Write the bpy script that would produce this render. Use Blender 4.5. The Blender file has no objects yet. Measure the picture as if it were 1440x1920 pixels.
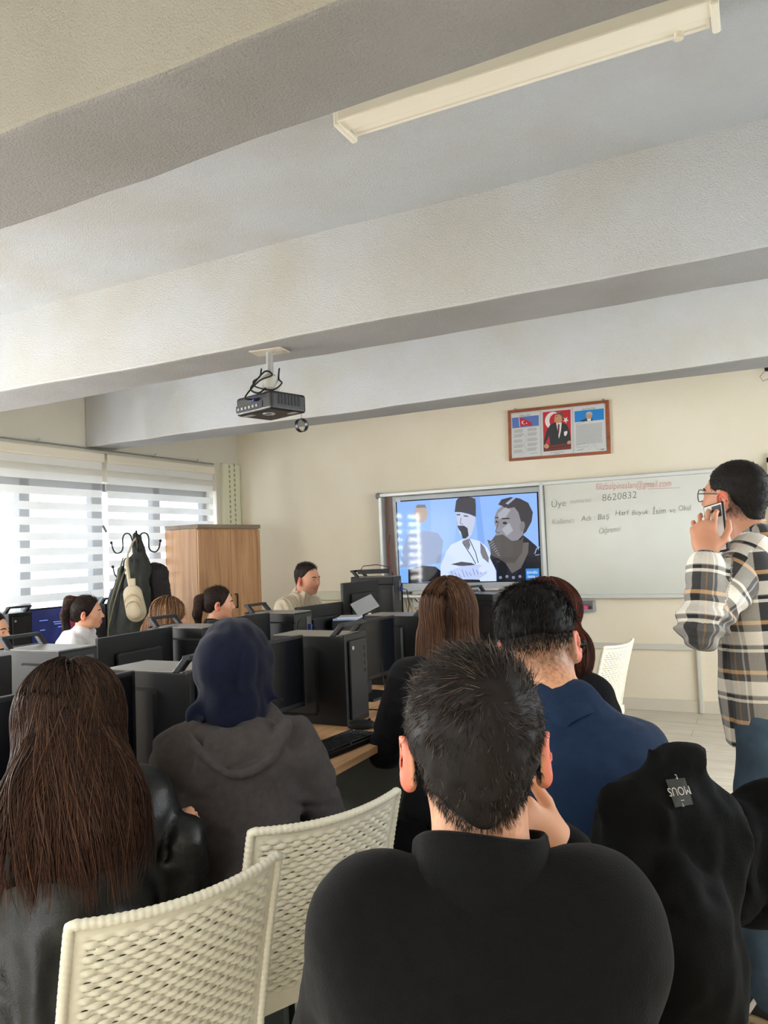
import bpy, math
import numpy as np
from mathutils import Matrix, Vector
sc = bpy.context.scene
COL = sc.collection
PI = math.pi
RNG = np.random.RandomState(7)

# ---------------------------------------------------------------- camera
YAW, PITCH, ROLL, FPX = math.radians(-26.69), math.radians(2.83), math.radians(-2.23), 1438.0
def _cam_axes():
    cy, sy, cp, sp = math.cos(YAW), math.sin(YAW), math.cos(PITCH), math.sin(PITCH)
    f = np.array([sy*cp, cy*cp, sp]); r = np.array([cy, -sy, 0.0]); u = np.cross(r, f)
    cr, sr = math.cos(ROLL), math.sin(ROLL)
    return cr*r + sr*u, -sr*r + cr*u, f
CR, CU, CF = _cam_axes()
CPOS = np.array([0, 0, 1.43])
def ray(px, py):
    return CR*((px-720)/FPX) - CU*((py-960)/FPX) + CF
def at(px, py, d): return CPOS + ray(px, py)*d
def onX(px, py, X): d = ray(px, py); return CPOS + d*((X-CPOS[0])/d[0])
def onY(px, py, Y): d = ray(px, py); return CPOS + d*((Y-CPOS[1])/d[1])
def onZ(px, py, Z): d = ray(px, py); return CPOS + d*((Z-CPOS[2])/d[2])
cd = bpy.data.cameras.new('camera'); cam = bpy.data.objects.new('camera', cd); COL.objects.link(cam)
cd.sensor_fit = 'HORIZONTAL'; cd.sensor_width = 36.0; cd.lens = 36.0*FPX/1440.0
cd.clip_start = 0.05; cd.clip_end = 200
cam.matrix_world = Matrix(((CR[0], CU[0], -CF[0], CPOS[0]), (CR[1], CU[1], -CF[1], CPOS[1]), (CR[2], CU[2], -CF[2], CPOS[2]), (0, 0, 0, 1)))
sc.camera = cam

# ---------------------------------------------------------------- materials
def lin(c):
    return tuple(((x/255.0)/12.92 if x/255.0 <= 0.04045 else ((x/255.0+0.055)/1.055)**2.4) for x in c)
def new_mat(name):
    m = bpy.data.materials.new(name); m.use_nodes = True
    nt = m.node_tree; b = nt.nodes['Principled BSDF']
    return m, nt, b
def N(nt, typ, **kw):
    n = nt.nodes.new(typ)
    for k, v in kw.items():
        if k.startswith('i_'):
            key = k[2:].replace('_', ' ')
            n.inputs[key].default_value = v
        else: setattr(n, k, v)
    return n
def bump(nt, b, src, strength=0.3, dist=0.01):
    bp = N(nt, 'ShaderNodeBump'); bp.inputs['Strength'].default_value = strength; bp.inputs['Distance'].default_value = dist
    nt.links.new(src, bp.inputs['Height']); nt.links.new(bp.outputs['Normal'], b.inputs['Normal']); return bp
def ramp(nt, src, stops):
    r = N(nt, 'ShaderNodeValToRGB'); e = r.color_ramp.elements
    e[0].position, e[0].color = stops[0][0], (*stops[0][1], 1)
    e[1].position, e[1].color = stops[-1][0], (*stops[-1][1], 1)
    for p, c in stops[1:-1]:
        x = e.new(p); x.color = (*c, 1)
    nt.links.new(src, r.inputs['Fac']); return r
MATS = {}
def flat(name, rgb, rough=0.5, metal=0.0, spec=0.5, noise=0.0, nscale=40, bmp=0.0, bscale=200, coat=0.0, sheen=0.0):
    """plain procedural surface: colour with fine mottling, optional bump"""
    if name in MATS: return MATS[name]
    m, nt, b = new_mat(name); c = lin(rgb)
    b.inputs['Base Color'].default_value = (*c, 1); b.inputs['Roughness'].default_value = rough
    b.inputs['Metallic'].default_value = metal; b.inputs['Specular IOR Level'].default_value = spec
    b.inputs['Coat Weight'].default_value = coat
    if sheen: b.inputs['Sheen Weight'].default_value = sheen
    tc = N(nt, 'ShaderNodeTexCoord')
    if noise:
        n = N(nt, 'ShaderNodeTexNoise'); n.inputs['Scale'].default_value = nscale; n.inputs['Detail'].default_value = 4
        nt.links.new(tc.outputs['Object'], n.inputs['Vector'])
        r = ramp(nt, n.outputs['Fac'], [(0.3, tuple(x*(1-noise) for x in c)), (0.7, tuple(min(1, x*(1+noise)) for x in c))])
        nt.links.new(r.outputs['Color'], b.inputs['Base Color'])
    if bmp:
        n2 = N(nt, 'ShaderNodeTexNoise'); n2.inputs['Scale'].default_value = bscale; n2.inputs['Detail'].default_value = 3
        nt.links.new(tc.outputs['Object'], n2.inputs['Vector']); bump(nt, b, n2.outputs['Fac'], bmp, 0.004)
    MATS[name] = m; return m
def emit(name, rgb, strength=1.0):
    if name in MATS: return MATS[name]
    m, nt, b = new_mat(name)
    b.inputs['Base Color'].default_value = (0.01, 0.01, 0.01, 1); b.inputs['Roughness'].default_value = 0.045; b.inputs['Specular IOR Level'].default_value = 0.14
    b.inputs['Emission Color'].default_value = (*lin(rgb), 1); b.inputs['Emission Strength'].default_value = strength
    MATS[name] = m; return m
def wood(name, c1, c2, c3, axis='Z', scale=1.0, rough=0.45):
    if name in MATS: return MATS[name]
    m, nt, b = new_mat(name); b.inputs['Roughness'].default_value = rough
    tc = N(nt, 'ShaderNodeTexCoord'); mp = N(nt, 'ShaderNodeMapping')
    s = {'X': (0.6, 9, 9), 'Y': (9, 0.6, 9), 'Z': (9, 9, 0.6)}[axis]
    mp.inputs['Scale'].default_value = tuple(x*scale for x in s)
    nt.links.new(tc.outputs['Object'], mp.inputs['Vector'])
    n = N(nt, 'ShaderNodeTexNoise'); n.inputs['Scale'].default_value = 2.2; n.inputs['Detail'].default_value = 8; n.inputs['Roughness'].default_value = 0.62; n.inputs['Distortion'].default_value = 0.6
    nt.links.new(mp.outputs['Vector'], n.inputs['Vector'])
    r = ramp(nt, n.outputs['Fac'], [(0.30, lin(c1)), (0.5, lin(c2)), (0.72, lin(c3))])
    nt.links.new(r.outputs['Color'], b.inputs['Base Color']); bump(nt, b, n.outputs['Fac'], 0.12, 0.003)
    MATS[name] = m; return m
def plaster(name, rgb, mott=0.06, b1=0.5, rough=0.85, scale=60, warm=None):
    if name in MATS: return MATS[name]
    m, nt, b = new_mat(name); c = lin(rgb); b.inputs['Roughness'].default_value = rough; b.inputs['Specular IOR Level'].default_value = 0.25
    g = N(nt, 'ShaderNodeNewGeometry')
    n = N(nt, 'ShaderNodeTexNoise'); n.inputs['Scale'].default_value = 1.6; n.inputs['Detail'].default_value = 5
    nt.links.new(g.outputs['Position'], n.inputs['Vector'])
    w = lin(warm) if warm else tuple(x*(1-mott) for x in c)
    r = ramp(nt, n.outputs['Fac'], [(0.35, w), (0.62, c)]); nt.links.new(r.outputs['Color'], b.inputs['Base Color'])
    n2 = N(nt, 'ShaderNodeTexNoise'); n2.inputs['Scale'].default_value = scale; n2.inputs['Detail'].default_value = 6; n2.inputs['Roughness'].default_value = 0.6
    nt.links.new(g.outputs['Position'], n2.inputs['Vector']); bump(nt, b, n2.outputs['Fac'], b1, 0.012)
    MATS[name] = m; return m
def attr_mat(name, rough=0.5, spec=0.4, sss=0.0, attr='Col', bmp=0.0, bscale=300, sheen=0.0, aniso=0.0):
    """surface whose own colour is stored on the mesh"""
    if name in MATS: return MATS[name]
    m, nt, b = new_mat(name); b.inputs['Roughness'].default_value = rough; b.inputs['Specular IOR Level'].default_value = spec
    a = N(nt, 'ShaderNodeAttribute'); a.attribute_name = attr
    nt.links.new(a.outputs['Color'], b.inputs['Base Color'])
    if sss:
        b.inputs['Subsurface Weight'].default_value = sss; b.inputs['Subsurface Radius'].default_value = (1.0, 0.25, 0.12); b.inputs['Subsurface Scale'].default_value = 0.012
    if sheen: b.inputs['Sheen Weight'].default_value = sheen
    if aniso: b.inputs['Anisotropic'].default_value = aniso
    if bmp:
        tc = N(nt, 'ShaderNodeTexCoord'); n2 = N(nt, 'ShaderNodeTexNoise'); n2.inputs['Scale'].default_value = bscale
        nt.links.new(tc.outputs['Object'], n2.inputs['Vector']); bump(nt, b, n2.outputs['Fac'], bmp, 0.002)
    MATS[name] = m; return m

# ---------------------------------------------------------------- objects
def link_obj(name, data, parent=None, mats=(), smooth=None):
    o = bpy.data.objects.new(name, data); COL.objects.link(o)
    if parent is not None: o.parent = parent
    for m in mats: data.materials.append(m)
    return o
def mesh_np(name, V, F, smooth=True):
    me = bpy.data.meshes.new(name)
    V = np.asarray(V, np.float32)
    if isinstance(F, np.ndarray):
        n, k = F.shape
        me.vertices.add(len(V)); me.vertices.foreach_set('co', V.ravel())
        me.loops.add(n*k); me.loops.foreach_set('vertex_index', F.astype(np.int32).ravel())
        me.polygons.add(n); me.polygons.foreach_set('loop_start', np.arange(0, n*k, k, dtype=np.int32))
        me.update(calc_edges=True); me.validate()
    else:
        me.from_pydata([tuple(map(float, v)) for v in V], [], [tuple(map(int, f)) for f in F]); me.update()
    if smooth and len(me.polygons): me.polygons.foreach_set('use_smooth', np.ones(len(me.polygons), bool))
    return me
def set_col(me, C, name='Col'):
    a = me.color_attributes.new(name, 'FLOAT_COLOR', 'POINT')
    A = np.ones((len(me.vertices), 4), np.float32); A[:, :3] = C; a.data.foreach_set('color', A.ravel())
def thing(name, label, cat, loc=(0, 0, 0), rotz=0.0, group=None):
    o = bpy.data.objects.new(name, None); COL.objects.link(o); o.empty_display_size = 0.1
    o.location = tuple(map(float, loc)); o.rotation_euler = (0, 0, float(rotz)); o['label'] = label; o['category'] = cat
    if group: o['group'] = group
    return o
def tag(o, label, cat, group=None, kind=None):
    o['label'] = label; o['category'] = cat
    if group: o['group'] = group
    if kind: o['kind'] = kind
    return o
def crv(P, k=6):
    """smooth curve through the points"""
    P = [np.array(p, float) for p in P]; Q = [2*P[0]-P[1]]+P+[2*P[-1]-P[-2]]; out = []
    for i in range(1, len(Q)-2):
        for j in range(k):
            t = j/k; out.append(.5*(2*Q[i]+(Q[i+1]-Q[i-1])*t+(2*Q[i-1]-5*Q[i]+4*Q[i+1]-Q[i+2])*t*t+(3*Q[i]-Q[i-1]-3*Q[i+1]+Q[i+2])*t**3))
    return out+[P[-1]]
class MB:
    def __init__(s): s.v = []; s.f = []; s.m = []; s.mi = 0
    def add(s, V, F):
        b = len(s.v); s.v += [tuple(map(float, p)) for p in V]; s.f += [tuple(b+i for i in f) for f in F]; s.m += [s.mi]*len(F); return s
    def box(s, c, size, R=None, rz=0.0, taper=None):
        hx, hy, hz = size[0]/2, size[1]/2, size[2]/2
        V = [(-hx, -hy, -hz), (hx, -hy, -hz), (hx, hy, -hz), (-hx, hy, -hz), (-hx, -hy, hz), (hx, -hy, hz), (hx, hy, hz), (-hx, hy, hz)]
        if taper: V = [(x*(taper if z > 0 else 1), y*(taper if z > 0 else 1), z) for x, y, z in V]
        if rz: R = Matrix.Rotation(rz, 3, 'Z')
        V = [Vector(v) for v in V]
        if R is not None: V = [R @ v for v in V]
        V = [v+Vector(c) for v in V]
        return s.add(V, [(0, 3, 2, 1), (4, 5, 6, 7), (0, 1, 5, 4), (1, 2, 6, 5), (2, 3, 7, 6), (3, 0, 4, 7)])
    def tube(s, path, r, seg=10, caps=True, rs=None):
        P = [Vector(p) for p in path]; n = len(P); V = []; F = []
        up = None
        for i in range(n):
            t = (P[min(i+1, n-1)]-P[max(i-1, 0)]).normalized()
            if up is None:
                up = t.orthogonal().normalized()
            else:
                up = (up - t*up.dot(t)); up = up.normalized() if up.length > 1e-6 else t.orthogonal().normalized()
            w = t.cross(up); rr = rs[i] if rs else r
            for k in range(seg):
                a = 2*PI*k/seg; V.append(P[i]+(up*math.cos(a)+w*math.sin(a))*rr)
        for i in range(n-1):
            for k in range(seg):
                a, b2 = i*seg+k, i*seg+(k+1) % seg; F.append((a, b2, b2+seg, a+seg))
        if caps: F.append(tuple(reversed(range(seg)))); F.append(tuple((n-1)*seg+k for k in range(seg)))
        return s.add(V, F)
    def lathe(s, prof, c=(0, 0, 0), seg=24, R=None):
        V = []; F = []; n = len(prof)
        for r, z in prof:
            for k in range(seg):
                a = 2*PI*k/seg; V.append(Vector((r*math.cos(a), r*math.sin(a), z)))
        for i in range(n-1):
            for k in range(seg):
                a, b = i*seg+k, i*seg+(k+1) % seg; F.append((a, b, b+seg, a+seg))
        F.append(tuple(reversed(range(seg)))); F.append(tuple((n-1)*seg+k for k in range(seg)))
        if R is not None: V = [R @ v for v in V]
        return s.add([v+Vector(c) for v in V], F)
    def ring(s, prof, c=(0, 0, 0), seg=28, R=None):
        """closed profile spun round, open in the middle"""
        n = len(prof); V = [Vector((r*math.cos(2*PI*k/seg), r*math.sin(2*PI*k/seg), z)) for r, z in prof for k in range(seg)]
        F = [(i*seg+k, i*seg+(k+1) % seg, ((i+1) % n)*seg+(k+1) % seg, ((i+1) % n)*seg+k) for i in range(n) for k in range(seg)]
        if R is not None: V = [R @ v for v in V]
        return s.add([v+Vector(c) for v in V], F)
    def prism(s, pts, d):
        """pts: coplanar 3-D loop, d: extrusion vector"""
        n = len(pts); d = Vector(d); P = [Vector(p) for p in pts]
        return s.add(P+[p+d for p in P], [tuple(reversed(range(n))), tuple(range(n, 2*n))]+[(i, (i+1) % n, n+(i+1) % n, n+i) for i in range(n)])
    def poly(s, pts): return s.add(pts, [tuple(range(len(pts)))])
    def grid(s, fn, nu, nv, keep=None):
        V = [fn(i/nu, j/nv) for j in range(nv+1) for i in range(nu+1)]
        F = [(j*(nu+1)+i, j*(nu+1)+i+1, (j+1)*(nu+1)+i+1, (j+1)*(nu+1)+i) for j in range(nv) for i in range(nu) if keep is None or keep((i+.5)/nu, (j+.5)/nv)]
        return s.add(V, F)
    def build(s, name, mats, parent=None, smooth=False, bevel=0.0, seg=2, ang=40):
        me = bpy.data.meshes.new(name); me.from_pydata(s.v, [], s.f); me.update()
        mats = mats if isinstance(mats, (list, tuple)) else [mats]
        o = link_obj(name, me, parent, mats)
        me.polygons.foreach_set('material_index', s.m)
        if smooth is True: me.polygons.foreach_set('use_smooth', [True]*len(me.polygons))
        elif smooth == 'auto':
            me.polygons.foreach_set('use_smooth', [True]*len(me.polygons)); me.set_sharp_from_angle(angle=math.radians(35))
        if bevel:
            md = o.modifiers.new('bevel', 'BEVEL'); md.width = bevel; md.segments = seg; md.limit_method = 'ANGLE'; md.angle_limit = math.radians(ang)
        return o
def copy_tree(o, parent=None):
    c = o.copy(); COL.objects.link(c)
    if parent is not None: c.parent = parent
    for ch in list(o.children): copy_tree(ch, c)
    return c
def struct(o, kind='structure'):
    o['kind'] = kind; return o
def text_geo(txt, size, shear=0.0, offset=0.0, align='LEFT', space=1.0):
    """lettering as flat geometry in the XY plane"""
    cu = bpy.data.curves.new('txt', 'FONT'); cu.body = txt; cu.size = size; cu.shear = shear; cu.offset = offset; cu.align_x = align; cu.space_character = space
    cu.resolution_u = 3
    o = bpy.data.objects.new('txt', cu); COL.objects.link(o)
    bpy.context.view_layer.update()
    me = o.evaluated_get(bpy.context.evaluated_depsgraph_get()).to_mesh()
    V = [tuple(v.co) for v in me.vertices]; F = [tuple(p.vertices) for p in me.polygons]
    o.to_mesh_clear(); bpy.data.objects.remove(o); bpy.data.curves.remove(cu)
    return V, F
# ---------------------------------------------------------------- blended solids -> one continuous mesh
def _h(i, j, k):
    n = (i*73856093) ^ (j*19349663) ^ (k*83492791)
    n = (n ^ (n >> 13))*1274126177 & 0x7fffffff
    return ((n ^ (n >> 16)) & 0xffff)/65535.0
def vnoise(P):
    P = np.asarray(P, np.float64); I = np.floor(P).astype(np.int64); f = P-I; f = f*f*(3-2*f)
    r = 0
    for a in (0, 1):
        for b in (0, 1):
            for c in (0, 1):
                w = (f[:, 0] if a else 1-f[:, 0])*(f[:, 1] if b else 1-f[:, 1])*(f[:, 2] if c else 1-f[:, 2])
                r = r+w*_h(I[:, 0]+a, I[:, 1]+b, I[:, 2]+c)
    return r*2-1
def fbm(P, o=3):
    r = 0; a = 1.0; P = np.asarray(P, np.float64)
    for i in range(o): r = r+a*vnoise(P+17.3*i); P = P*2.03; a *= 0.5
    return r
def ridge(P, o=2):
    return 1-2*np.abs(fbm(P, o))
class Fr:
    """a local frame: maps part coordinates into the person's coordinates"""
    def __init__(s, R=None, o=(0, 0, 0), k=1.0):
        s.R = np.eye(3) if R is None else np.array(R, float); s.o = np.array(o, float); s.k = k
    def p(s, x): return s.o+s.R @ (np.array(x, float)*s.k)
    def d(s, x): return s.R @ np.array(x, float)
def rot(ax, deg): return np.array(Matrix.Rotation(math.radians(deg), 3, ax))
def cap(a, b, ra, rb, k=0.02, op=1, flat_n=None, flat_s=1.0):
    a = np.array(a, float); b = np.array(b, float); ab = b-a; L2 = float(ab @ ab)+1e-12; R = max(ra, rb)
    if flat_n is not None:
        n = np.array(flat_n, float); n = n/np.linalg.norm(n); R2 = R*max(1, flat_s)
        def f(P):
            q = P-a; t = np.clip(q @ ab/L2, 0, 1); w = q-t[:, None]*ab
            c = w @ n; w = w+(c*(1/flat_s-1))[:, None]*n
            return (np.sqrt((w*w).sum(1))-(ra+(rb-ra)*t))*min(1, flat_s)
    else:
        R2 = R
        def f(P):
            q = P-a; t = np.clip(q @ ab/L2, 0, 1); w = q-t[:, None]*ab
            return np.sqrt((w*w).sum(1))-(ra+(rb-ra)*t)
    return (np.minimum(a, b)-R2, np.maximum(a, b)+R2, f, k, op)
def ell(c, r, k=0.02, op=1, R=None):
    c = np.array(c, float); r = np.array(r, float); M = np.eye(3) if R is None else np.array(R, float)
    def f(P):
        q = (P-c) @ M; u = q/r; k0 = np.sqrt((u*u).sum(1))+1e-9; u2 = q/(r*r); k1 = np.sqrt((u2*u2).sum(1))+1e-9
        return k0*(k0-1)/k1
    e = np.sqrt(((M*r)**2).sum(1))
    return (c-e, c+e, f, k, op)
def rbox(c, h, rr, k=0.02, op=1, R=None):
    c = np.array(c, float); h = np.array(h, float); M = np.eye(3) if R is None else np.array(R, float)
    def f(P):
        q = np.abs((P-c) @ M)-(h-rr); return np.sqrt((np.maximum(q, 0)**2).sum(1))+np.minimum(q.max(1), 0)-rr
    e = (np.abs(M)*h).sum(1)
    return (c-e, c+e, f, k, op)
def plane_cut(o, n, k=0.006):
    """keeps the side n points away from"""
    o = np.array(o, float); n = np.array(n, float); n = n/np.linalg.norm(n)
    return (None, None, lambda P: (P-o) @ n, k, 0)
def fold(prims, P, D=None):
    D = np.full(len(P), 1.0)
    lo, hi = P.min(0), P.max(0)
    for (a, b, f, k, op) in prims:
        if a is not None:
            m = k+0.03
            if (a-m > hi).any() or (b+m < lo).any(): continue
        d = f(P)
        if op == 1:
            h = np.maximum(k-np.abs(D-d), 0)/k if k > 0 else 0; D = np.minimum(D, d)-h*h*k*0.25
        elif op == -1:
            d = -d; h = np.maximum(k-np.abs(D-d), 0)/k; D = np.maximum(D, d)+h*h*k*0.25
        else:
            h = np.maximum(k-np.abs(D-d), 0)/k; D = np.maximum(D, d)+h*h*k*0.25
    return D
def mesh_sdf(prims, h, disp=None, bounds=None, B=24):
    """surface nets over the blocks near the surface; returns verts, quads"""
    pos = [p for p in prims if p[4] == 1]
    lo = np.min([p[0] for p in pos], 0)-0.03; hi = np.max([p[1] for p in pos], 0)+0.03
    if bounds is not None: lo = np.maximum(lo, bounds[0]); hi = np.minimum(hi, bounds[1])
    nb = np.ceil((hi-lo)/(h*B)).astype(int)
    tot = nb*B+4; sx, sy = int(tot[1]*tot[2]), int(tot[2])
    g = np.arange(B+1); GX, GY, GZ = np.meshgrid(g, g, g, indexing='ij')
    G = np.stack([GX.ravel(), GY.ravel(), GZ.ravel()], 1)
    ids, ps, quads = [], [], []
    E = [((0, 0, 0), (1, 0, 0)), ((0, 1, 0), (1, 1, 0)), ((0, 0, 1), (1, 0, 1)), ((0, 1, 1), (1, 1, 1)),
         ((0, 0, 0), (0, 1, 0)), ((1, 0, 0), (1, 1, 0)), ((0, 0, 1), (0, 1, 1)), ((1, 0, 1), (1, 1, 1)),
         ((0, 0, 0), (0, 0, 1)), ((1, 0, 0), (1, 0, 1)), ((0, 1, 0), (0, 1, 1)), ((1, 1, 0), (1, 1, 1))]
    half = h*B/2; diag = half*1.7321
    for bi in range(nb[0]):
        for bj in range(nb[1]):
            for bk in range(nb[2]):
                base = np.array([bi, bj, bk])*B
                o = lo+base*h
                if not any((p[0]-0.02 < o+2*half).all() and (p[1]+0.02 > o).all() for p in pos): continue
                c = o+half
                # coarse probe
                cg = o+np.stack(np.meshgrid(*[np.array([0.0, 0.5, 1.0])*2*half]*3, indexing='ij'), -1).reshape(-1, 3)
                dc = fold(prims, cg)
                if np.abs(dc).min() > half*0.9+0.03: continue
                P = o+G*h
                D = fold(prims, P)
                if disp is not None:
                    near = np.abs(D) < 0.06
                    if near.any():
                        D = D.copy(); D[near] += disp(P[near])
                D = D.reshape(B+1, B+1, B+1)
                S = D < 0
                if S.all() or not S.any(): continue
                cnt = np.zeros((B, B, B)); acc = np.zeros((B, B, B, 3))
                for a, b in E:
                    sa = tuple(slice(x, x+B) for x in a); sb = tuple(slice(x, x+B) for x in b)
                    da, db = D[sa], D[sb]; x = (S[sa] != S[sb])
                    t = np.where(x, da/np.where(x, da-db, 1), 0)
                    cnt += x
                    for q in range(3): acc[..., q] += np.where(x, a[q]+(b[q]-a[q])*t, 0)
                I = np.argwhere(cnt > 0)
                if len(I):
                    v = acc[tuple(I.T)]/cnt[tuple(I.T)][:, None]
                    gi = I+base+1
                    ids.append(gi[:, 0]*sx+gi[:, 1]*sy+gi[:, 2]); ps.append(lo+(I+base+v)*h)
                st = (sx, sy, 1)
                for q in range(3):
                    a = [slice(0, B)]*3; b = list(a); b[q] = slice(1, B+1)
                    sa, sb = S[tuple(a)], S[tuple(b)]
                    I = np.argwhere(sa != sb)
                    if not len(I): continue
                    gi = I+base+1; n0 = gi[:, 0]*sx+gi[:, 1]*sy+gi[:, 2]
                    u, w = st[(q+1) % 3], st[(q+2) % 3]
                    Q = np.stack([n0-u-w, n0-w, n0, n0-u], 1)
                    fl = ~sa[tuple(I.T)]
                    Q[fl] = Q[fl][:, ::-1]
                    quads.append(Q)
    ids = np.concatenate(ids); ps = np.concatenate(ps); quads = np.concatenate(quads)
    o = np.argsort(ids); ids = ids[o]; ps = ps[o]
    ix = np.searchsorted(ids, quads); ix = np.clip(ix, 0, len(ids)-1)
    ok = (ids[ix] == quads).all(1)
    return ps, ix[ok]
def relax(V, F, it=2, lam=0.5):
    E = np.concatenate([F[:, [0, 1]], F[:, [1, 2]], F[:, [2, 3]], F[:, [3, 0]]]); E = np.concatenate([E, E[:, ::-1]])
    deg = np.bincount(E[:, 0], minlength=len(V)).astype(float)[:, None]+1e-9
    for _ in range(it):
        A = np.stack([np.bincount(E[:, 0], weights=V[E[:, 1], q], minlength=len(V)) for q in range(3)], 1)/deg
        V = V+(A-V)*lam
    return V
def vnormals(V, F):
    n = np.cross(V[F[:, 2]]-V[F[:, 0]], V[F[:, 3]]-V[F[:, 1]]); R = np.zeros_like(V)
    for q in range(4): np.add.at(R, F[:, q], n)
    return R/(np.linalg.norm(R, axis=1, keepdims=True)+1e-12)
def solid(name, prims, h, mat, parent, disp=None, col=None, it=2, bounds=None):
    V, F = mesh_sdf(prims, h, disp, bounds)
    V = relax(V, F, it)
    me = mesh_np(name, V, F)
    o = link_obj(name, me, parent, [mat])
    if col is not None: set_col(me, col(V, vnormals(V, F)))
    return o, V, F
def nrm(v): return v/(np.linalg.norm(v, axis=-1, keepdims=True)+1e-12)
def strands(paths, w, cols=None, tip=0.25):
    """paths (n,m,3): each lock is a thin three-sided tapering strip. returns V,F,C"""
    n, m, _ = paths.shape
    t = np.gradient(paths, axis=1); t = nrm(t)
    ref = np.where(np.abs(t[..., 2:3]) > 0.9, np.array([1.0, 0, 0]), np.array([0, 0, 1.0]))
    a = nrm(np.cross(t, ref)); b = np.cross(t, a)
    w = np.broadcast_to(np.asarray(w, float).reshape(-1, 1), (n, 1))
    prof = np.sin(np.linspace(0.25, 1.0, m)*PI)**0.5; prof = np.where(np.linspace(0, 1, m) < 0.5, 1.0, np.maximum(prof, tip)); prof[-1] = tip*0.5
    r = (w*prof[None, :])[..., None]
    V = np.stack([paths+r*(a*math.cos(x)+b*math.sin(x)) for x in (0, 2.0944, 4.18879)], 2)  # n,m,3,3
    V = V.reshape(-1, 3)
    base = (np.arange(n)*m*3)[:, None, None]+(np.arange(m-1)*3)[None, :, None]
    F = []
    for k in range(3):
        k2 = (k+1) % 3
        F.append(np.concatenate([base+k, base+k2, base+k2+3, base+k+3], 2).reshape(-1, 4))
    F = np.concatenate(F)
    C = None
    if cols is not None:
        C = np.repeat(cols, m*3, 0) if cols.ndim == 2 else np.repeat(cols.reshape(-1, 3), 3, 0)
    return V, F, C
def sample_surface(V, F, n, rng, mask=None):
    if mask is not None: F = F[mask[F].all(1)]
    A = np.linalg.norm(np.cross(V[F[:, 2]]-V[F[:, 0]], V[F[:, 3]]-V[F[:, 1]]), axis=1); p = A/A.sum()
    i = rng.choice(len(F), n, p=p); u, v = rng.rand(n, 1), rng.rand(n, 1)
    Q = V[F[i]]; P = (Q[:, 0]*(1-u)+Q[:, 1]*u)*(1-v)+(Q[:, 3]*(1-u)+Q[:, 2]*u)*v
    return P
def grad(prims, P, e=0.002):
    g = np.stack([fold(prims, P+np.eye(3)[q]*e)-fold(prims, P-np.eye(3)[q]*e) for q in range(3)], 1)
    return nrm(g)
# ================================================================ the room
XW, XR, YB, YF, ZC, ZB = -5.2, 1.75, 6.8, -4.6, 2.86, 2.41
M_ceil = plaster('ceiling_plaster', (205, 209, 213), 0.05, 0.9, scale=190, warm=(198, 198, 196))
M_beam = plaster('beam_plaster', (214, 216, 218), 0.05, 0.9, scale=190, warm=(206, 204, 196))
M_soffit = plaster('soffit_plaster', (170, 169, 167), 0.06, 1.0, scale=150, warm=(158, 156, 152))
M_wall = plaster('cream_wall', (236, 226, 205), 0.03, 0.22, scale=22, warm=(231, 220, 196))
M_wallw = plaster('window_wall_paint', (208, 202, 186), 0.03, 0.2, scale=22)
M_lower = plaster('lower_wall_paint', (226, 216, 200), 0.03, 0.15, scale=20)
# floor of pale tiles / laminate
m, nt, b = new_mat('pale_floor'); b.inputs['Roughness'].default_value = 0.38
g = N(nt, 'ShaderNodeNewGeometry'); mp = N(nt, 'ShaderNodeMapping'); mp.inputs['Scale'].default_value = (0.8, 5, 1)
nt.links.new(g.outputs['Position'], mp.inputs['Vector'])
n = N(nt, 'ShaderNodeTexNoise'); n.inputs['Scale'].default_value = 3; n.inputs['Detail'].default_value = 6; nt.links.new(mp.outputs['Vector'], n.inputs['Vector'])
r = ramp(nt, n.outputs['Fac'], [(0.3, lin((196, 186, 168))), (0.6, lin((212, 204, 188)))])
br = N(nt, 'ShaderNodeTexBrick'); br.inputs['Scale'].default_value = 1.0; br.inputs['Mortar Size'].default_value = 0.003; br.inputs['Brick Width'].default_value = 1.2; br.inputs['Row Height'].default_value = 0.2
nt.links.new(g.outputs['Position'], br.inputs['Vector']); nt.links.new(r.outputs['Color'], br.inputs['Color1']); nt.links.new(r.outputs['Color'], br.inputs['Color2'])
br.inputs['Mortar'].default_value = (*lin((168, 158, 140)), 1)
nt.links.new(br.outputs['Color'], b.inputs['Base Color']); M_floor = m
MW = flat('white_metal', (226, 225, 220), 0.4)
M_alu = flat('aluminium', (176, 178, 178), 0.35, 0.6)
M_black = flat('black_plastic', (13, 14, 16), 0.42, spec=.35, bmp=0.05, bscale=900)
M_black2 = flat('soft_black_plastic', (18, 19, 22), 0.5, spec=.35)
M_dark = flat('dark_grey_plastic', (32, 33, 36), 0.5, spec=.35)

struct(MB().box(((XW-.3+XR)/2, (YF+YB)/2, -0.05), (XR-XW+.7, YB-YF+.4, 0.1)).build('floor', M_floor))
struct(MB().box(((XW-.3+XR)/2, (YF+YB)/2, ZC+0.05), (XR-XW+.7, YB-YF+.4, 0.1)).build('ceiling', M_ceil))
struct(MB().box(((XW+XR)/2, YB+0.1, ZC/2), (XR-XW+.6, 0.2, ZC)).build('wall_back', M_wall))
wf_ = MB(); RX0, RX1, RZ0, RZ1 = -3.4, 1.0, .85, 2.25
wf_.box(((XW+XR)/2, YF-0.1, RZ0/2), (XR-XW+.6, 0.2, RZ0)).box(((XW+XR)/2, YF-0.1, (RZ1+ZC)/2), (XR-XW+.6, 0.2, ZC-RZ1)).box(((XW-.3+RX0)/2, YF-.1, (RZ0+RZ1)/2), (RX0-XW+.3, .2, RZ1-RZ0)).box(((XR+.3+RX1)/2, YF-.1, (RZ0+RZ1)/2), (XR+.3-RX1, .2, RZ1-RZ0))
struct(wf_.build('wall_front', M_wall))
SY0, SY1, SZ0, SZ1 = 1.6, 6.2, .9, 2.2
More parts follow.
